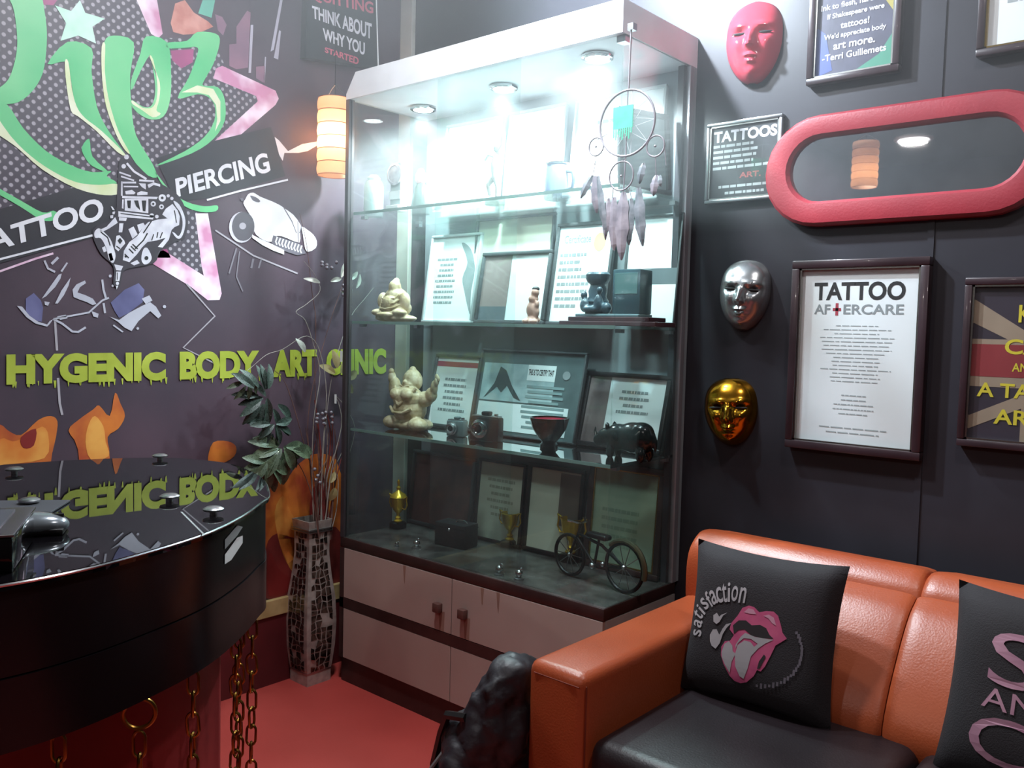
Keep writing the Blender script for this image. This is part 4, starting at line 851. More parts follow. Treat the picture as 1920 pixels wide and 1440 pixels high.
DFAS = M('black_fascia', '171316', .22, spec=.5)
desk = thing('reception_desk', 'curved black reception desk with glossy top and red base', 'desk', (.68, -1.9, 0))
MB().prism([(p.x, p.y, DT-.010) for p in RIM], (0, 0, .010)).build('glass_top', DESK, desk)
MB().tube([(p.x, p.y, DT-.003) for p in RIM], .0022, 6).build('top_edge_trim', M('edge_chrome', 'c8c8cc', .2, 1), desk, True)
R2 = inset(RIM, .006)
MB().prism([(p.x, p.y, .745) for p in R2], (0, 0, DT-.0105-.745)).build('upper_fascia', DFAS, desk, True)
R3 = inset(RIM, .004)
MB().prism([(p.x, p.y, DBz) for p in R3], (0, 0, .743-DBz)).build('lower_fascia', DFAS, desk, True)
R4 = inset(RIM, .085)
RB = M('desk_red_panel', '8c2426', .5, col2='6e1a1e', scale=3)
MB().prism([(p.x, p.y, 0) for p in R4], (0, 0, DBz)).build('red_base', RB, desk, True)
mb = MB(); a, b2 = onZ(340, 960, DT), onZ(383, 1003, DT); dd = (b2-a).normalized(); nn = Vector((-dd.y, dd.x, 0))*.0015
mb.poly([a-nn+Vector((0, 0, .0004)), b2-nn+Vector((0, 0, .0004)), b2+nn+Vector((0, 0, .0004)), a+nn+Vector((0, 0, .0004))]); mb.build('glass_joint', GREYINK, desk)
for px, py in ((27, 888), (300, 862), (55, 948), (318, 940), (400, 965)):
    p = onZ(px, py, DT); p.z = DT
    st = MB().lathe([(0, 0), (.006, 0), (.006, .006), (.016, .007), (.017, .010), (.012, .013), (0, .014)], p, 20).build('standoff_cap', SILVER, desk, True)
# chains with gold links
LK = None
def chain(label, px, z0, z1, ring=0, off=.0):
    global LK
    best = min(RIM, key=lambda p: abs(proj((p.x, p.y, DBz))[0]-px)+(0 if p.x > .75 else 999)); x, y = best.x, best.y
    c = Vector((.68, -1.75)); d = (c-best).normalized(); x += d.x*(.014+off); y += d.y*(.014+off)
    t = thing('chain', label, 'chain', (x, y, z0), group='gold chains hanging from the desk', local=True); z = 0
    MB().tube([(0, 0, .0), (0, 0, .012)], .003, 6).build('eye_hook', BRASS, t)
    if ring:
        rg = MB().ring((0, 0, -ring), ring, .0032, 'y', 32).build('big_ring', BRASS, t, True); rg.rotation_euler.z = YAW+.3; z = -2*ring-.004
    i = 0
    while z0+z > z1:
        if LK is None:
            pts = []
            for k in range(20):
                a = 2*math.pi*k/20; pts.append(Vector((.0085*math.cos(a), 0, .0115*math.sin(a)+(.0075 if math.sin(a) > 0 else -.0075))))
            LK = MB().tube(pts, .0024, 6, closed=True).build('link', BRASS, t, True); o = LK
        else: o = share(LK, t, name='link')
        o.location = (.001*math.sin(i*1.7), 0, z-.019); o.rotation_euler = (0, .06*math.sin(i*2.3), YAW+(math.pi/2 if i % 2 else 0)+.25*math.sin(i)); z -= .0325; i += 1
    return t
chain('gold chain at right end of desk, nearest the vase', 489, DBz, .02)
chain('gold chain second from right end of desk', 474, DBz, .02, off=.01)
chain('gold chain third from right end of desk', 458, DBz, .02)
chain('single gold chain hanging in the middle of desk front', 384, DBz, .02)
chain('gold chain hanging from a big round ring on desk', 272, DBz, .02, ring=.021)
chain('gold chain at left of desk front, partly cut by the photo edge', 118, DBz, .02)
# things on the desk
p = onZ(60, 1000, DT); f = thing('computer_mouse', 'shiny silver mouse on the black desk', 'mouse', (p.x, p.y, DT), (0, 0, math.radians(60)), local=True)
MB().ball((0, 0, .012), (.05, .028, .019), 20).build('shell', M('silver_shell', '8f959c', .2, .5), f, True); MB().box(-.045, .045, -.026, .026, 0, .01, .004).build('base', BLACK, f, True); MB().box(.02, .042, -.002, .002, .02, .028, .001).build('wheel', BLACK, f)
p = onZ(110, 956, DT); f = top(MB().box(-.075, .075, -.05, .05, .0003, .004, .001).build('mouse_pad', M('slate_pad', '3a3a42', .6)), 'thin dark mouse pad on the desk behind the silver mouse', 'mouse pad'); f.location = (p.x-.06, p.y-.05, DT); f.rotation_euler.z = .9
p = onZ(-88, 1066, DT); f = thing('card_terminal', 'black box with silver edge at left border of desk', 'device', (p.x-.05, p.y-.005, DT), (0, 0, math.radians(62)), local=True)
MB().box(-.10, .10, -.085, .085, 0, .045, .004).build('body', BLACKG, f, True); MB().box(-.102, .102, -.087, .087, .045, .049, .001).build('silver_edge', M('edge_chrome', '', 0), f); MB().box(-.08, .08, -.065, .065, .049, .051).build('screen', M('grey_screen', '5a5e66', .15), f)
# printed emblem panel on desk fascia (pale slanted shapes)
mb = MB()
def fas(px, py):
    best = min(R2, key=lambda p: abs(proj((p.x, p.y, .80))[0]-px)+(0 if p.x > .7 else 999)); x, y = best.x, best.y; c = Vector((.68, -1.75)); d = (best-c).normalized()*.0012
    return Vector((x+d.x, y+d.y, zs(py, x, y)))
MB().poly([fas(418, 1058), fas(420, 1040), fas(440, 1008), fas(450, 1004), fas(452, 1018), fas(436, 1050)]).build('emblem', PAPER, desk)
MB().poly([fas(416, 1030), fas(420, 1012), fas(446, 985), fas(452, 988), fas(440, 1004), fas(420, 1030)]).build('emblem', GREYINK, desk)

# ================================================================== vase with dried branches
va = Vector((-.073, -.393, 0)); vz = zs(972, va.x, va.y)
vase = thing('floor_vase', 'tall square silver mosaic vase beside the cabinet', 'vase', va, local=True)
prof = [(0, .047), (.045, .047), (.05, .049), (.12, .056), (.2, .059), (.28, .056), (.36, .046), (.43, .040), (.50, .041), (.55, .047), (.575, .052), (1, .053)]
prof = [(min(z, vz), r) for z, r in prof]
VS = M('vase_silver', 'b8aea8', .4, .45, col2='9a908a', scale=40)
def vr(z):
    for (z0, r0), (z1_, r1) in zip(prof, prof[1:]):
        if z0 <= z <= z1_ and z1_ > z0: return r0+(r1-r0)*(z-z0)/(z1_-z0)
    return prof[-1][1]
b = bmesh.new(); rings = []
for i in range(41):
    z = vz*i/40; r = vr(z); rings.append([b.verts.new(q) for q in ((-r, -r, z), (r, -r, z), (r, r, z), (-r, r, z))])
ri = []
for z, r in ((vz, vr(vz)-.004), (vz*.5, .03)): ri.append([b.verts.new(q) for q in ((-r, -r, z), (r, -r, z), (r, r, z), (-r, r, z))])
al = rings+ri
for A, B in zip(al, al[1:]):
    for j in range(4): b.faces.new((A[j], A[(j+1) % 4], B[(j+1) % 4], B[j]))
b.faces.new(rings[0][::-1]); b.faces.new(ri[-1])
MB()._merge(b).build('body', VS, vase)
# mosaic chips: jittered cells on the two visible faces and their opposites
rnd = random.Random(5)
CHIP = M('mosaic_chip', '7a7068', .14, .9, col2='3a322e', scale=50, ramp=(.4, .6))
NU, NV = 4, 22
gx = {}
for i in range(NU+1):
    for j in range(NV+1): gx[i, j] = ((i+(0 if i in (0, NU) else rnd.uniform(-.32, .32)))/NU, (j+(0 if j in (0, NV) else rnd.uniform(-.32, .32)))/NV)
for face in range(4):
    mb = MB()
    for i in range(NU):
        for j in range(NV):
            if rnd.random() < .12: continue
            c4 = [gx[i, j], gx[i+1, j], gx[i+1, j+1], gx[i, j+1]]; mu = sum(c[0] for c in c4)/4; mv = sum(c[1] for c in c4)/4
            tilt = rnd.uniform(.0005, .0035); pp = []
            for q, (u, v) in enumerate(c4):
                u, v = mu+(u-mu)*.80, mv+(v-mv)*.80; z = .045+(vz-.085)*v; r = vr(z); t = (-1+2*(.12+.76*u))*r; d = r+(tilt if q in (0, 1) else .0012)
                pp.append({0: (t, -d, z), 1: (d, t, z), 2: (-t, d, z), 3: (-d, -t, z)}[face])
            mb.poly(pp)
    mb.build('mosaic_chips', CHIP, vase, kind='stuff')
mb = MB(); mb.box(-.0485, .0485, -.0485, .0485, .040, .044); mb.build('base_band', SILVER, vase)
mb = MB()
for q in (0, 1): mb.box(-vr(vz)-.001, vr(vz)+.001, -vr(vz)-.001, vr(vz)+.001, vz-.03-.008*q, vz-.027-.008*q)
mb.build('rim_bands', SILVER, vase)

arr = thing('dried_arrangement', 'dried twigs, berries and glittery leaves standing in the silver vase', 'plant', (va.x, va.y, vz-.15))
VD = Vector((1, 0, 0))        # picture plane of the bouquet, facing the room
def vp(px, py, dep=0):
    d = ray(px, py); o_ = Vector((va.x, va.y, 0))+VD*(.012+dep); t = (o_-CP).dot(VD)/d.dot(VD); q = CP+d*t
    q.x = max(q.x, WA+.008)
    return q
TW = M('brown_twig', '6b4a42', .6, col2='4c332e', scale=30); TWL = M('grey_twig', '9a938c', .6, col2='7d756e', scale=30); TWR = M('red_twig', '7a2f2c', .6, col2='5a2422', scale=30)
base = [(588, 1020), (596, 1020), (602, 1020), (608, 1020), (614, 1020), (620, 1020)]
stems = [([(590, 1010), (585, 900), (588, 790), (600, 700), (586, 640), (572, 600), (555, 585), (575, 570), (600, 545), (590, 515), (570, 490)], TWL, .0016, .02),
         ([(596, 1010), (598, 880), (592, 760), (590, 680), (592, 600), (584, 540), (575, 460), (562, 400)], TW, .0018, .0),
         ([(602, 1010), (604, 860), (612, 740), (600, 660), (575, 630), (530, 655), (500, 665), (470, 690), (445, 708)], TWL, .0016, .03),
         ([(606, 1010), (622, 880), (640, 800), (636, 760), (628, 742), (645, 760), (665, 800), (655, 850), (640, 870)], TWL, .0018, .03),
         ([(612, 1010), (618, 900), (640, 850), (650, 800), (640, 750)], TWL, .0016, -.01),
         ([(600, 1010), (606, 850), (620, 720), (640, 640), (660, 590), (684, 560), (700, 540)], TWL, .0014, .02),
         ([(594, 1010), (580, 860), (578, 780), (592, 700), (620, 600), (640, 540), (650, 500)], TW, .0016, .0),
         ([(598, 1010), (590, 900), (572, 840), (550, 760), (530, 710), (500, 690), (475, 720)], TW, .0018, .04),
         ([(598, 1010), (585, 930), (560, 870), (530, 850), (500, 860)], TW, .0018, .05),
         ([(608, 1010), (604, 920), (600, 830), (590, 750)], TWR, .0045, .0), ([(604, 1010), (612, 900), (620, 820), (612, 770)], TWR, .004, -.01), ([(612, 1010), (624, 930), (640, 860), (655, 830)], TWR, .003, -.01),
         ([(598, 1012), (594, 960), (600, 900), (596, 850)], TW, .004, .01), ([(616, 1010), (630, 960), (634, 900), (626, 880)], TWL, .0018, .02)]
rs = random.Random(21)
for i in range(14):
    x0 = 588+2.6*i; lean = rs.uniform(-18, 22); hgt = rs.uniform(120, 250)
    stems.append(([(x0, 1012), (x0+lean*.2+rs.uniform(-4, 4), 1012-hgt*.35), (x0+lean*.5+rs.uniform(-8, 8), 1012-hgt*.7), (x0+lean+rs.uniform(-6, 6), 1012-hgt)], (TW, TWR, TW, TWL)[i % 4], rs.uniform(.0016, .0034), rs.uniform(-.02, .03)))
for pts, mt, r, dep in stems:
    w3 = [vp(x, y, dep*(1-i/len(pts))) for i, (x, y) in enumerate(pts)]
    w3 = [Vector(q) for q in sm([tuple(q) for q in w3], 4)]; n = len(w3)
    MB().tube(w3, [r*(1-.6*i/n) for i in range(n)], 6).build('stem', mt, arr, True)
def leaf_mesh(L, Wd_, curl):
    b = bmesh.new(); n = 7; rows = []
    for i in range(n+1):
        t = i/n; ww = Wd_*math.sin(math.pi*min(1, t*.92+.06))**.8; x = L*t; z = -curl*L*t*t
        rows.append([b.verts.new((x, -ww/2, z+ww*.18)), b.verts.new((x, 0, z)), b.verts.new((x, ww/2, z+ww*.18))])
    for A, B in zip(rows, rows[1:]):
        for j in range(2): b.faces.new((A[j], A[j+1], B[j+1], B[j]))
    me = MB()._merge(b); return me
def glitter(name, c1, c2):
    m = M(name, c1, .45, .2, col2=c2, scale=25); nt = m.node_tree; N = nt.nodes; bs = N['Principled BSDF']
    v = N.new('ShaderNodeTexVoronoi'); v.inputs['Scale'].default_value = 260; tc = N.new('ShaderNodeTexCoord'); nt.links.new(tc.outputs['Object'], v.inputs['Vector'])
    lt = N.new('ShaderNodeMath'); lt.operation = 'LESS_THAN'; lt.inputs[1].default_value = .22; nt.links.new(v.outputs['Distance'], lt.inputs[0])
    rg = N.new('ShaderNodeMapRange'); rg.inputs[3].default_value = .5; rg.inputs[4].default_value = .08; nt.links.new(lt.outputs[0], rg.inputs[0]); nt.links.new(rg.outputs[0], bs.inputs['Roughness'])
    nt.links.new(lt.outputs[0], bs.inputs['Metallic']); return m
GG = glitter('glitter_green', '5e6a52', '3d4a3a'); GD = glitter('glitter_dark', '3b4a42', '2a3530'); GS = M('silvery_leaf', '9a9690', .4, .3, col2='7c7670'); GY = M('dry_yellow_leaf', '9a8c60', .6, col2='7c6e48')
LM = {}
rl = random.Random(11)
def cluster(cx_, cy_, n, spread, a0, a1, L, wd, mat, dep):
    for i in range(n):
        a = a0+(a1-a0)*i/max(1, n-1)+rl.uniform(-12, 12); rr = rl.uniform(0, spread)
        leaf(cx_+rr*math.cos(math.radians(a)), cy_-rr*math.sin(math.radians(a)), a, L, wd, mat, dep+rl.uniform(-.015, .02))
# leaves share local meshes, so build them without the world shift
_keep = ORIG[arr.name].copy()
def leaf(px, py, ang, L, wd, mat, dep=.03, curl=.25):
    key = (mat.name, round(L, 3), round(wd, 3)); p_ = vp(px, py, dep)
    if key not in LM:
        ORIG[arr.name] = Vector((0, 0, 0)); o = leaf_mesh(L, wd, curl).build('leaf', mat, arr, True); ORIG[arr.name] = _keep; LM[key] = o
    else: o = share(LM[key], arr, name='leaf')
    a = math.radians(ang); H_ = VD.cross(Vector((0, 0, 1))); H_ = -H_ if H_.dot(RT) < 0 else H_
    X = (H_*math.cos(a)+Vector((0, 0, 1))*math.sin(a)).normalized(); Nn = (VD+Vector((0, 0, .35))+.35*H_*math.sin(px)).normalized(); Y = Nn.cross(X).normalized(); Nn = X.cross(Y)
    o.location = p_-_keep; o.rotation_euler = Matrix((X, Y, Nn)).transposed().to_euler(); return o
cluster(500, 745, 18, 30, 80, 330, .075, .026, GD, .05)
cluster(515, 795, 13, 26, 150, 380, .06, .022, GD, .05)
cluster(530, 838, 16, 24, 160, 370, .085, .036, GG, .06)
cluster(500, 868, 10, 20, 170, 330, .07, .03, GG, .06)
cluster(470, 712, 5, 18, 150, 300, .05, .016, GG, .05)
for a in ((600, 530, 165), (620, 528, 20), (640, 520, 70), (655, 525, 35), (668, 540, 60), (640, 545, 310)): leaf(*a, .055, .017, GS, .02)
for a in ((632, 690, 100), (640, 700, 60), (650, 712, 30), (628, 700, 150), (645, 720, 330)): leaf(*a, .06, .028, GY, .02)
leaf(628, 915, 250, .045, .03, GY, .03); leaf(620, 905, 60, .04, .02, GY, .03); leaf(572, 660, 120, .05, .024, GS, .03)
BER = None
BM = M('pearl_berry', '8f8a92', .2, .3, col2='6c666e')
for (px, py) in [(596+8*(i % 4)+3*math.sin(i*3), 775+9*(i//4)+2*math.cos(i*5)) for i in range(12)]+[(644+7*(i % 3), 535+9*(i//3)) for i in range(7)]+[(604+9*(i % 4), 492+5*(i % 3)) for i in range(6)]+[(592, 900), (596, 892), (600, 905), (590, 880)]:
    q = vp(px, py, .03)-_keep
    if BER is None:
        ORIG[arr.name] = Vector((0, 0, 0)); BER = MB().ball((0, 0, 0), .0062, 10).build('berry', BM, arr, True); ORIG[arr.name] = _keep; BER.location = q
    else: share(BER, arr, q, name='berry')
for px, py, w_, h_ in ((629, 748, .010, .03), (640, 668, .012, .036), (506, 772, .012, .022)):
    q = vp(px, py, .05); MB().box(q.x-w_/2, q.x+w_/2, q.y-.0004, q.y+.0004, q.z-h_/2, q.z+h_/2).build('paper_tag', PAPER, arr)

# ================================================================== lantern and hanging sign at the mural
def lantern(label, c, h, r, power, bulb=-.25):
    o = thing('paper_lantern', label, 'lantern', (c[0], c[1], c[2]-h/2), group='paper lanterns', local=True)
    m = MATS.get('lantern_paper')
    if not m:
        m = bpy.data.materials.new('lantern_paper'); m.use_nodes = True; nt = m.node_tree; N = nt.nodes; N.clear(); out = N.new('ShaderNodeOutputMaterial')
        tc = N.new('ShaderNodeTexCoord'); nz = N.new('ShaderNodeTexNoise'); nz.inputs['Scale'].default_value = 40; nt.links.new(tc.outputs['Object'], nz.inputs['Vector'])
        rp = N.new('ShaderNodeValToRGB'); rp.color_ramp.elements[0].color = lin('ecbfa0'); rp.color_ramp.elements[1].color = lin('f4cdb0'); nt.links.new(nz.outputs['Fac'], rp.inputs[0])
        d = N.new('ShaderNodeBsdfDiffuse'); t = N.new('ShaderNodeBsdfTranslucent'); mx = N.new('ShaderNodeMixShader'); mx.inputs[0].default_value = .6
        nt.links.new(rp.outputs[0], d.inputs[0]); nt.links.new(rp.outputs[0], t.inputs[0]); nt.links.new(d.outputs[0], mx.inputs[1]); nt.links.new(t.outputs[0], mx.inputs[2]); nt.links.new(mx.outputs[0], out.inputs[0]); MATS['lantern_paper'] = m
    pf = []; n = 6
    for i in range(n):
        for t_ in (0, .25, .5, .75): pf.append((r*(.94+.06*math.sin(math.pi*t_)), h*(i+t_)/n))
    pf.append((r*.94, h)); b = bmesh.new(); rings = [[b.verts.new((a*math.cos(q*math.pi/14), a*math.sin(q*math.pi/14), z)) for q in range(28)] for a, z in pf]
    for A, B in zip(rings, rings[1:]):
        for j in range(28): b.faces.new((A[j], A[(j+1) % 28], B[(j+1) % 28], B[j]))
    MB()._merge(b).build('paper_shade', m, o, True)
    for i in range(n+1): MB().ring((0, 0, h*i/n), r*.945, .0012, 'z', 28, 5).build('rib', M('rib_wire', 'a05a3c', .5), o)
    bz = h*(.5+bulb)
    MB().ball((0, 0, bz), (.014, .014, .018), 12).build('bulb', M('lantern_bulb', 'ffcf80', .4, emit=30), o, True)
    MB().tube([(0, 0, bz+.018), (0, 0, h), (0, 0, h+.04)], .0015, 6).build('wire', BLACK, o)
    MB().tube([(-r*.94, 0, h), (-r*.3, 0, h+.035), (0, 0, h+.045), (r*.3, 0, h+.035), (r*.94, 0, h)], .0012, 6).build('bail', SILVER, o)
    MB().tube([(0, 0, h+.045), (0, 0, CEIL-(c[2]-h/2))], .001, 5).build('cord', BLACK, o)
    L = bpy.data.lights.new('lantern_lamp', 'POINT'); L.energy = power; L.color = (1, .74, .42); L.shadow_soft_size = .016; lo = bpy.data.objects.new('lantern_lamp', L); C.objects.link(lo); lo.location = (c[0], c[1], c[2]-h/2+bz+.03)
    return o
lc = at(627, 258, 0, -.06); lantern('lit orange paper lantern hanging between mural and cabinet', (lc.x, lc.y, lc.z), .245, .056, 1.5, -.12)
lantern('lit orange paper lantern hanging far behind, seen in the mirror', (.3, -3.44, 2.27), .28, .08, .35)
# black sign with white words, standing proud of the mural
sg = thing('hanging_sign', 'black sign reading think about why you above the orange lantern', 'sign', tuple(onA(640, 120)))
A_, B_, C_, D_ = [onA(x, y, .03) for x, y in ((573, 108), (709, 128), (704, -40), (578, -52))]
mb = MB(); mb.prism([A_, B_, C_, D_], (-.0295, 0, 0)); mb.build('board', M('sign_black', '2a2a30', .35, col2='24242a'), sg)
MB().tube([B_+Vector((.001, 0, 0)), C_+Vector((.001, 0, 0))], .0025, 6).build('edge_strip', WHITE, sg)
def stext(s, q, mat, bold=.03, nm='lettering'): text_mb(s, quad(*[onA(x, y, .0312) for x, y in q]), bold).build(nm, mat, sg)
RP = M('sign_red', 'd6607a', .5)
stext('QUITTING', ((584, 2), (700, 30), (700, 4), (582, -22)), RP); stext('THINK ABOUT', ((586, 34), (697, 74), (697, 44), (585, 10)), WP); stext('WHY YOU', ((606, 75), (684, 104), (684, 80), (605, 52)), WP); stext('STARTED', ((609, 98), (672, 122), (673, 108), (609, 88)), RP)

# ================================================================== dreamcatcher on the glass corner
dy = -.347
x = xs(1176, dy, 1.7); zt = 1.897; zc = zs(231, x, dy); k = mpp((x, dy, zc)); R = 61*k
dc = thing('dreamcatcher', 'dreamcatcher with green cloth, small hoops and feathers hung on cabinet front', 'dreamcatcher', (x, dy, zc))
HOOP = M('willow_hoop', '8a8288', .6); FE = M('grey_feather', '8d8f94', .7, col2='5d656a', scale=30); FEP = M('pink_grey_feather', '9c9298', .7, col2='767078', scale=30)
MB().ring((x, dy, zc), R, .0028, 'y', 40).build('hoop', HOOP, dc, True)
mb = MB(); mb.tube([(x+.004, dy, zt), (x+.002, dy, zc+R)], .0022, 6); mb.tube([(x, dy, zc+R), (x, dy, zc-R), (x-.004, dy, zc-R-.10)], .0016, 6); mb.build('cord', HOOP, dc, True)
MB().box(x-.004, x+.012, dy-.005, dy+.0125, zt-.004, zt+.012).build('hook', SILVER, dc)
mb = MB()
for i in range(9):
    a, b3 = i*2*math.pi/9, (i+4)*2*math.pi/9; mb.tube([(x+R*math.cos(a), dy, zc+R*math.sin(a)), (x+R*math.cos(b3), dy, zc+R*math.sin(b3))], .0005, 4)
mb.build('web', M('web_thread', 'cfd4d6', .6), dc)
GC = M('mint_cloth', '4fc49a', .7, col2='3fae86', scale=30)
mb = MB(); gx0, gx1 = x-.036, x+.020; z0, z1_ = zc-.012, zc+.04
mb.box(gx0, gx1, dy-.006, dy-.004, z0, z1_)
for i in range(9): q = gx0+(gx1-gx0)*(i+.2)/9; mb.box(q, q+.003, dy-.006, dy-.0045, z0-.02-.008*math.sin(i*2.1), z0)
mb.build('green_cloth', GC, dc)
def sub_hoop(px, py, rp):
    q = onB(px, py, dy); MB().ring(q, rp*k, .002, 'y', 28).build('small_hoop', HOOP, dc, True); MB().ball(q+Vector((0, -.001, 0)), .003, 8).build('bead', HOOP, dc); return q
qa, qb, qc = sub_hoop(1229, 274, 19), sub_hoop(1165, 330, 27), sub_hoop(1118, 275, 17)
mb = MB()
for a, b3 in (((1223, 245), (1229, 256)), ((1229, 293), (1230, 330)), ((1246, 275), (1249, 310)), ((1118, 292), (1112, 330)), ((1140, 250), (1120, 262)), ((1176, 292), (1166, 304)), ((1150, 352), (1148, 372)), ((1180, 352), (1184, 372))): mb.tube([onB(*a, dy), onB(*b3, dy)], .0011, 5)
mb.build('hanging_threads', HOOP, dc)
def feather(px, py, px2, py2, wpx, mat, yo=-.004):
    a, b3 = onB(px, py, dy+yo), onB(px2, py2, dy+yo); d = b3-a; L = d.length; d.normalize(); s = Vector((-d.z, 0, d.x)); w_ = wpx*k; mb = MB(); n = 9; prev = None
    pl_ = []; pr_ = []
    for i in range(n+1):
        t = i/n; ww = w_/2*(math.sin(math.pi*(t*.9+.08))**.7)*(1+.12*math.sin(i*4.1+px)); c = a+d*L*t+Vector((0, -.006*math.sin(t*2.2), 0)); pl_.append(c+s*ww+Vector((0, .003, 0))); pr_.append(c-s*ww+Vector((0, .003, 0)))
        if i:
            m0 = a+d*L*(i-1)/n+Vector((0, -.006*math.sin((i-1)/n*2.2), 0)); mb.poly([pl_[i-1], m0, c, pl_[i]]); mb.poly([m0, pr_[i-1], pr_[i], c])
    o = mb.build('feather', mat, dc, True); MB().tube([a, b3], .0008, 5).build('quill', HOOP, o)
for i, q in enumerate(((1110, 328, 1090, 372, 18), (1114, 330, 1120, 400, 20), (1120, 330, 1138, 440, 16), (1206, 305, 1200, 345, 16), (1230, 328, 1226, 368, 18), (1236, 328, 1240, 350, 10), (1196, 352, 1206, 462, 24), (1150, 370, 1152, 470, 24), (1168, 360, 1166, 488, 30), (1182, 372, 1180, 460, 22), (1140, 372, 1136, 450, 18))): feather(*q, (FE, FEP)[i % 3 == 1 or i in (7, 8)], -.004-.002*(i % 3))

# ================================================================== masks on the black wall
def mask(label, px0, px1, py0, py1, mat, lean=0, yaw=0, name='face_mask'):
    c = onB((px0+px1)/2, (py0+py1)/2, -.03); k_ = mpp(c); w_ = (px1-px0)*k_/.92; h_ = (py1-py0)*k_*1.0
    o = thing(name, label, 'mask', (c.x, WB, c.z), (0, math.radians(lean), math.radians(yaw)), 'face masks on the black wall', local=True); n, mm = 40, 44; b = bmesh.new()
    def G(x_, z_, cx_, cz, sx, sz): return math.exp(-((x_-cx_)/sx)**2-((z_-cz)/sz)**2)
    def width(v):                       # half width over height, -1 chin .. 1 crown
        return (1-abs(v)**3.2)**.5*(1-.34*max(0, -v)**1.3) if v < 0 else (1-v**3.4)**.5
    rows = []
    for j in range(mm+1):
        v = -.985+1.97*j/mm; row = []
        for i in range(n+1):
            u = -1+2*i/n; x_ = u*width(v); dome = (1-abs(u)**2.4)**.55*(1-.75*abs(v)**3)
            y_ = .052*dome
            x2, z2_ = x_, v
            y_ += .020*G(x2, z2_, 0, -.04, .13, .22)+.012*G(x2, z2_, 0, -.16, .14, .07)+.006*G(abs(x2), z2_, .13, -.18, .07, .06)       # nose
            y_ -= .015*G(abs(x2), z2_, .40, .16, .2, .1); y_ += .006*G(abs(x2), z2_, .40, .33, .3, .07)             # sockets, brows
            y_ += .006*G(abs(x2), z2_, .40, .15, .13, .05)                                                       # lids
            y_ += .010*G(x2, z2_, 0, -.40, .2, .05)+.009*G(x2, z2_, 0, -.52, .16, .05)-.006*G(x2, z2_, 0, -.46, .2, .022); y_ += .009*G(x2, z2_, 0, -.78, .2, .12)
            y_ += .006*G(abs(x2), z2_, .5, -.12, .22, .2)
            row.append(b.verts.new((x_*w_/2, -max(0, y_)-.002, v*h_/2)))
        rows.append(row)
    for A, B in zip(rows, rows[1:]):
        for i in range(n): b.faces.new((A[i], A[i+1], B[i+1], B[i]))
    ob = MB()._merge(b).build('shell', mat, o, True); md = ob.modifiers.new('thickness', 'SOLIDIFY'); md.thickness = .002; md.offset = 1
    for q in (-1, 1):
        e = MB().ball((q*.20*w_, -.047, .075*h_), (.020*w_/.13, .003, .0032), 12).build('eye_slit', M(mat.name+'_slit', '1a1416', .6), o, True)
    mb = MB(); mb.tube([(-.49*w_, -.004, .02), (0, .002-.002, .03), (.49*w_, -.004, .02)], .0012, 5); mb.build('elastic', GREYINK, o)
    return o
mask('glossy red face mask above the tattoos sign', 1347, 1446, -4, 148, M('red_plastic', 'cf4a5c', .16, coat=.5), 1, 14)
mask('silver face mask left of the aftercare frame', 1335, 1424, 486, 618, M('silver_plastic', 'b4b4b6', .25, .85), 4, 10)
mask('gold face mask below the silver mask', 1306, 1400, 710, 838, M('gold_plastic', 'c48a2a', .18, 1, col2='b0741c'), -3, 14)

# ================================================================== frames, sign and mirror on the black wall
FW_ = M('walnut_frame', '36252a', .32, col2='2a1c20', coat=.3)
def bt(root, s, w, z, size, y, mat, bold=.02, maxw=None, name='lettering'):
    asp = text_geo(s, bold)[2]; ww = min(size*asp, maxw or 9); return ltext(root, s, -ww/2, ww/2, z, z+size, y, mat, bold, name)
o, w, h, y = wall_frame('framed white poster headed tattoo aftercare on the black wall', 1.360, 1.684, .900, 1.368, .020, .03, FW_, PAPER, SL_)
ltext(o, 'TATTOO', -.108, .108, h-.098, h-.054, y, INK, .03); ltext(o, 'AF', -.106, -.066, h-.132, h-.108, y, GREYINK); ltext(o, 'ERCARE', -.034, .106, h-.132, h-.108, y, GREYINK)
mb = MB(); rect(mb, -.060, -.040, h-.124, h-.117, y); rect(mb, -.0535, -.0465, h-.135, h-.105, y); mb.build('red_cross', M('cross_red', 'b04050', .5), o)
PG = M('pale_ink', 'a3abac', .7); lines(o, -.09, .09, h*.36, h-.155, 15, y, PG, seed=31, fill=.22); lines(o, -.05, .05, h*.19, h*.31, 5, y, PG, seed=32, fill=.25); lines(o, -.1, .1, h*.09, h*.14, 2, y, PG, seed=33, fill=.25)
o, w, h, y = wall_frame('framed colourful quote with white text above the red mirror', 1.372, 1.592, 1.797, 2.16, .016, .026, FW_, M('rainbow_print', '3a3848', .5, col2='4c4a5e', scale=14), SL_)
for c, pts in (('7a4a86', ((-.09, .28), (-.02, .30), (.0, .34), (-.09, .345))), ('a89a4a', ((.05, .20), (.09, .14), (.093, .345), (.02, .345))), ('4a5a9a', ((-.093, .018), (-.05, .03), (-.07, .12), (-.093, .14))), ('3f8a70', ((.0, .018), (.093, .018), (.093, .1), (.06, .05)))):
    MB().poly([(a, y, z) for a, z in pts]).build('colour_splash', M('splash_'+c, c, .5), o)
yy = y-.0006
for i, s in enumerate(('Ink to paper is', 'thoughtful', 'Ink to flesh, hard-core', 'If Shakespeare were', 'tattoos!', "We'd appreciate body", 'art more.', '-Terri Guillemets')): bt(o, s, w, .222-.024*i, .016, yy, WP, .02, .178)
o, w, h, y = wall_frame('framed white document cut by the top right corner of the photo', 1.752, 2.02, 1.797, 2.2, .016, .026, FW_, PAPER, GL_)
lines(o, -w*.36, w*.36, .10, h*.8, 10, y, PG, seed=41)
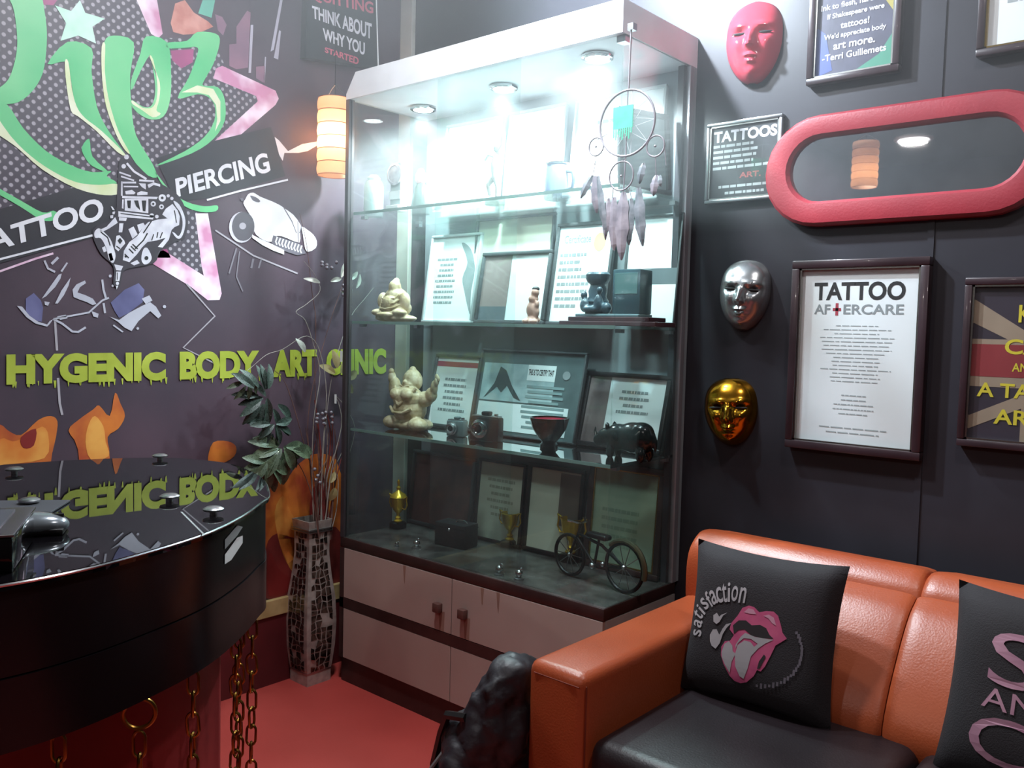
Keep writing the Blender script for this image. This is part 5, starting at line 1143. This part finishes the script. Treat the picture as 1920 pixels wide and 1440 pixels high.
o, w, h, y = wall_frame('black sign headed tattoos in silver frame left of the red mirror', 1.100, 1.312, 1.530, 1.742, .009, .016, SILVER, M('sign_ink_black', '26282c', .5), SL_)
ltext(o, 'TATTOOS', -.088, .090, h-.052, h-.022, y, WP, .04); lines(o, -.088, .085, h*.40, h*.74, 5, y, M('sign_grey', 'a9b0b2', .6), centre=False, seed=51, fill=.5)
ltext(o, 'ART.', -.01, .05, h*.29, h*.36, y, M('sign_rust', '9a4a48', .6), .03); lines(o, -.07, .08, h*.08, h*.24, 2, y, M('sign_grey', '', 0), seed=52, fill=.4)
o, w, h, y = wall_frame('framed union flag poster with yellow lettering at right edge', 1.757, 2.06, .945, 1.318, .016, .026, FW_, M('navy_print', '2c2530', .5, col2='352c38', scale=9), SL_)
TAN = M('tan_print', '9c8a76', .5); RD = M('flag_red', '8c3034', .5)
hw = w/2-.016
MB().poly([(-hw, y, h*.64), (hw, y, h*.64), (hw, y, h*.36), (-hw, y, h*.36)]).build('flag_band', TAN, o); MB().poly([(-hw, y-.0004, h*.61), (hw, y-.0004, h*.61), (hw, y-.0004, h*.42), (-hw, y-.0004, h*.42)]).build('flag_band', RD, o)
MB().poly([(-hw, y-.0002, h*.88), (-hw, y-.0002, h*.74), (-.02, y-.0002, h*.58), (.02, y-.0002, h*.6)]).build('flag_band', TAN, o); MB().poly([(-hw, y-.0002, h*.10), (-hw, y-.0002, h*.18), (.01, y-.0002, h*.38), (.04, y-.0002, h*.34)]).build('flag_band', TAN, o)
MB().poly([(-.03, y-.0003, h*.955), (.03, y-.0003, h*.955), (.03, y-.0003, h*.045), (-.03, y-.0003, h*.045)]).build('flag_band', TAN, o)
YL = M('yellow_print', 'd8c838', .5); yy = y-.001
for s, z, sz, x0 in (('KEEP', .74, .10, -.045), ('CALM', .555, .088, -.068), ('AND LOVE', .455, .05, -.052), ('A TATTOO', .30, .085, -.118), ('ARTIST', .145, .088, -.082)): ltext(o, s, x0, -x0, h*z, h*(z+sz), yy, YL, .02)
# mirror: red padded stadium ring
mi = thing('wall_mirror', 'long oval mirror in a thick red frame on the black wall', 'mirror', (1.6, WB, 1.587))
def stadium(x0, x1, z0, z1, n=14):
    r = (z1-z0)/2; cz = (z0+z1)/2; out = []
    for i in range(n+1): a = -math.pi/2+math.pi*i/n; out.append((x1-r+r*math.cos(a), cz+r*math.sin(a)))
    for i in range(n+1): a = math.pi/2+math.pi*i/n; out.append((x0+r+r*math.cos(a), cz+r*math.sin(a)))
    return out
O, I = stadium(1.276, 1.925, 1.452, 1.722), stadium(1.340, 1.861, 1.512, 1.668)
b = bmesh.new(); rr_ = []
for t, yo in ((0, 0), (0, -.022), (.12, -.031), (.5, -.034), (.88, -.031), (1, -.022), (1, 0)): rr_.append([b.verts.new((a[0]+(c[0]-a[0])*t, WB+yo, a[1]+(c[1]-a[1])*t)) for a, c in zip(O, I)])
n = len(O)
for A, B in zip(rr_, rr_[1:]+rr_[:1]):
    for j in range(n): b.faces.new((A[j], A[(j+1) % n], B[(j+1) % n], B[j]))
MB()._merge(b).build('red_frame', M('red_vinyl', '9e2a36', .42, col2='942632', bump=.1, bscale=200), mi, True)
MB().prism([(a, WB-.012, z) for a, z in stadium(1.338, 1.863, 1.510, 1.670)], (0, .010, 0)).build('mirror_glass', M('mirror_silver', 'dcdce0', .015, 1), mi)
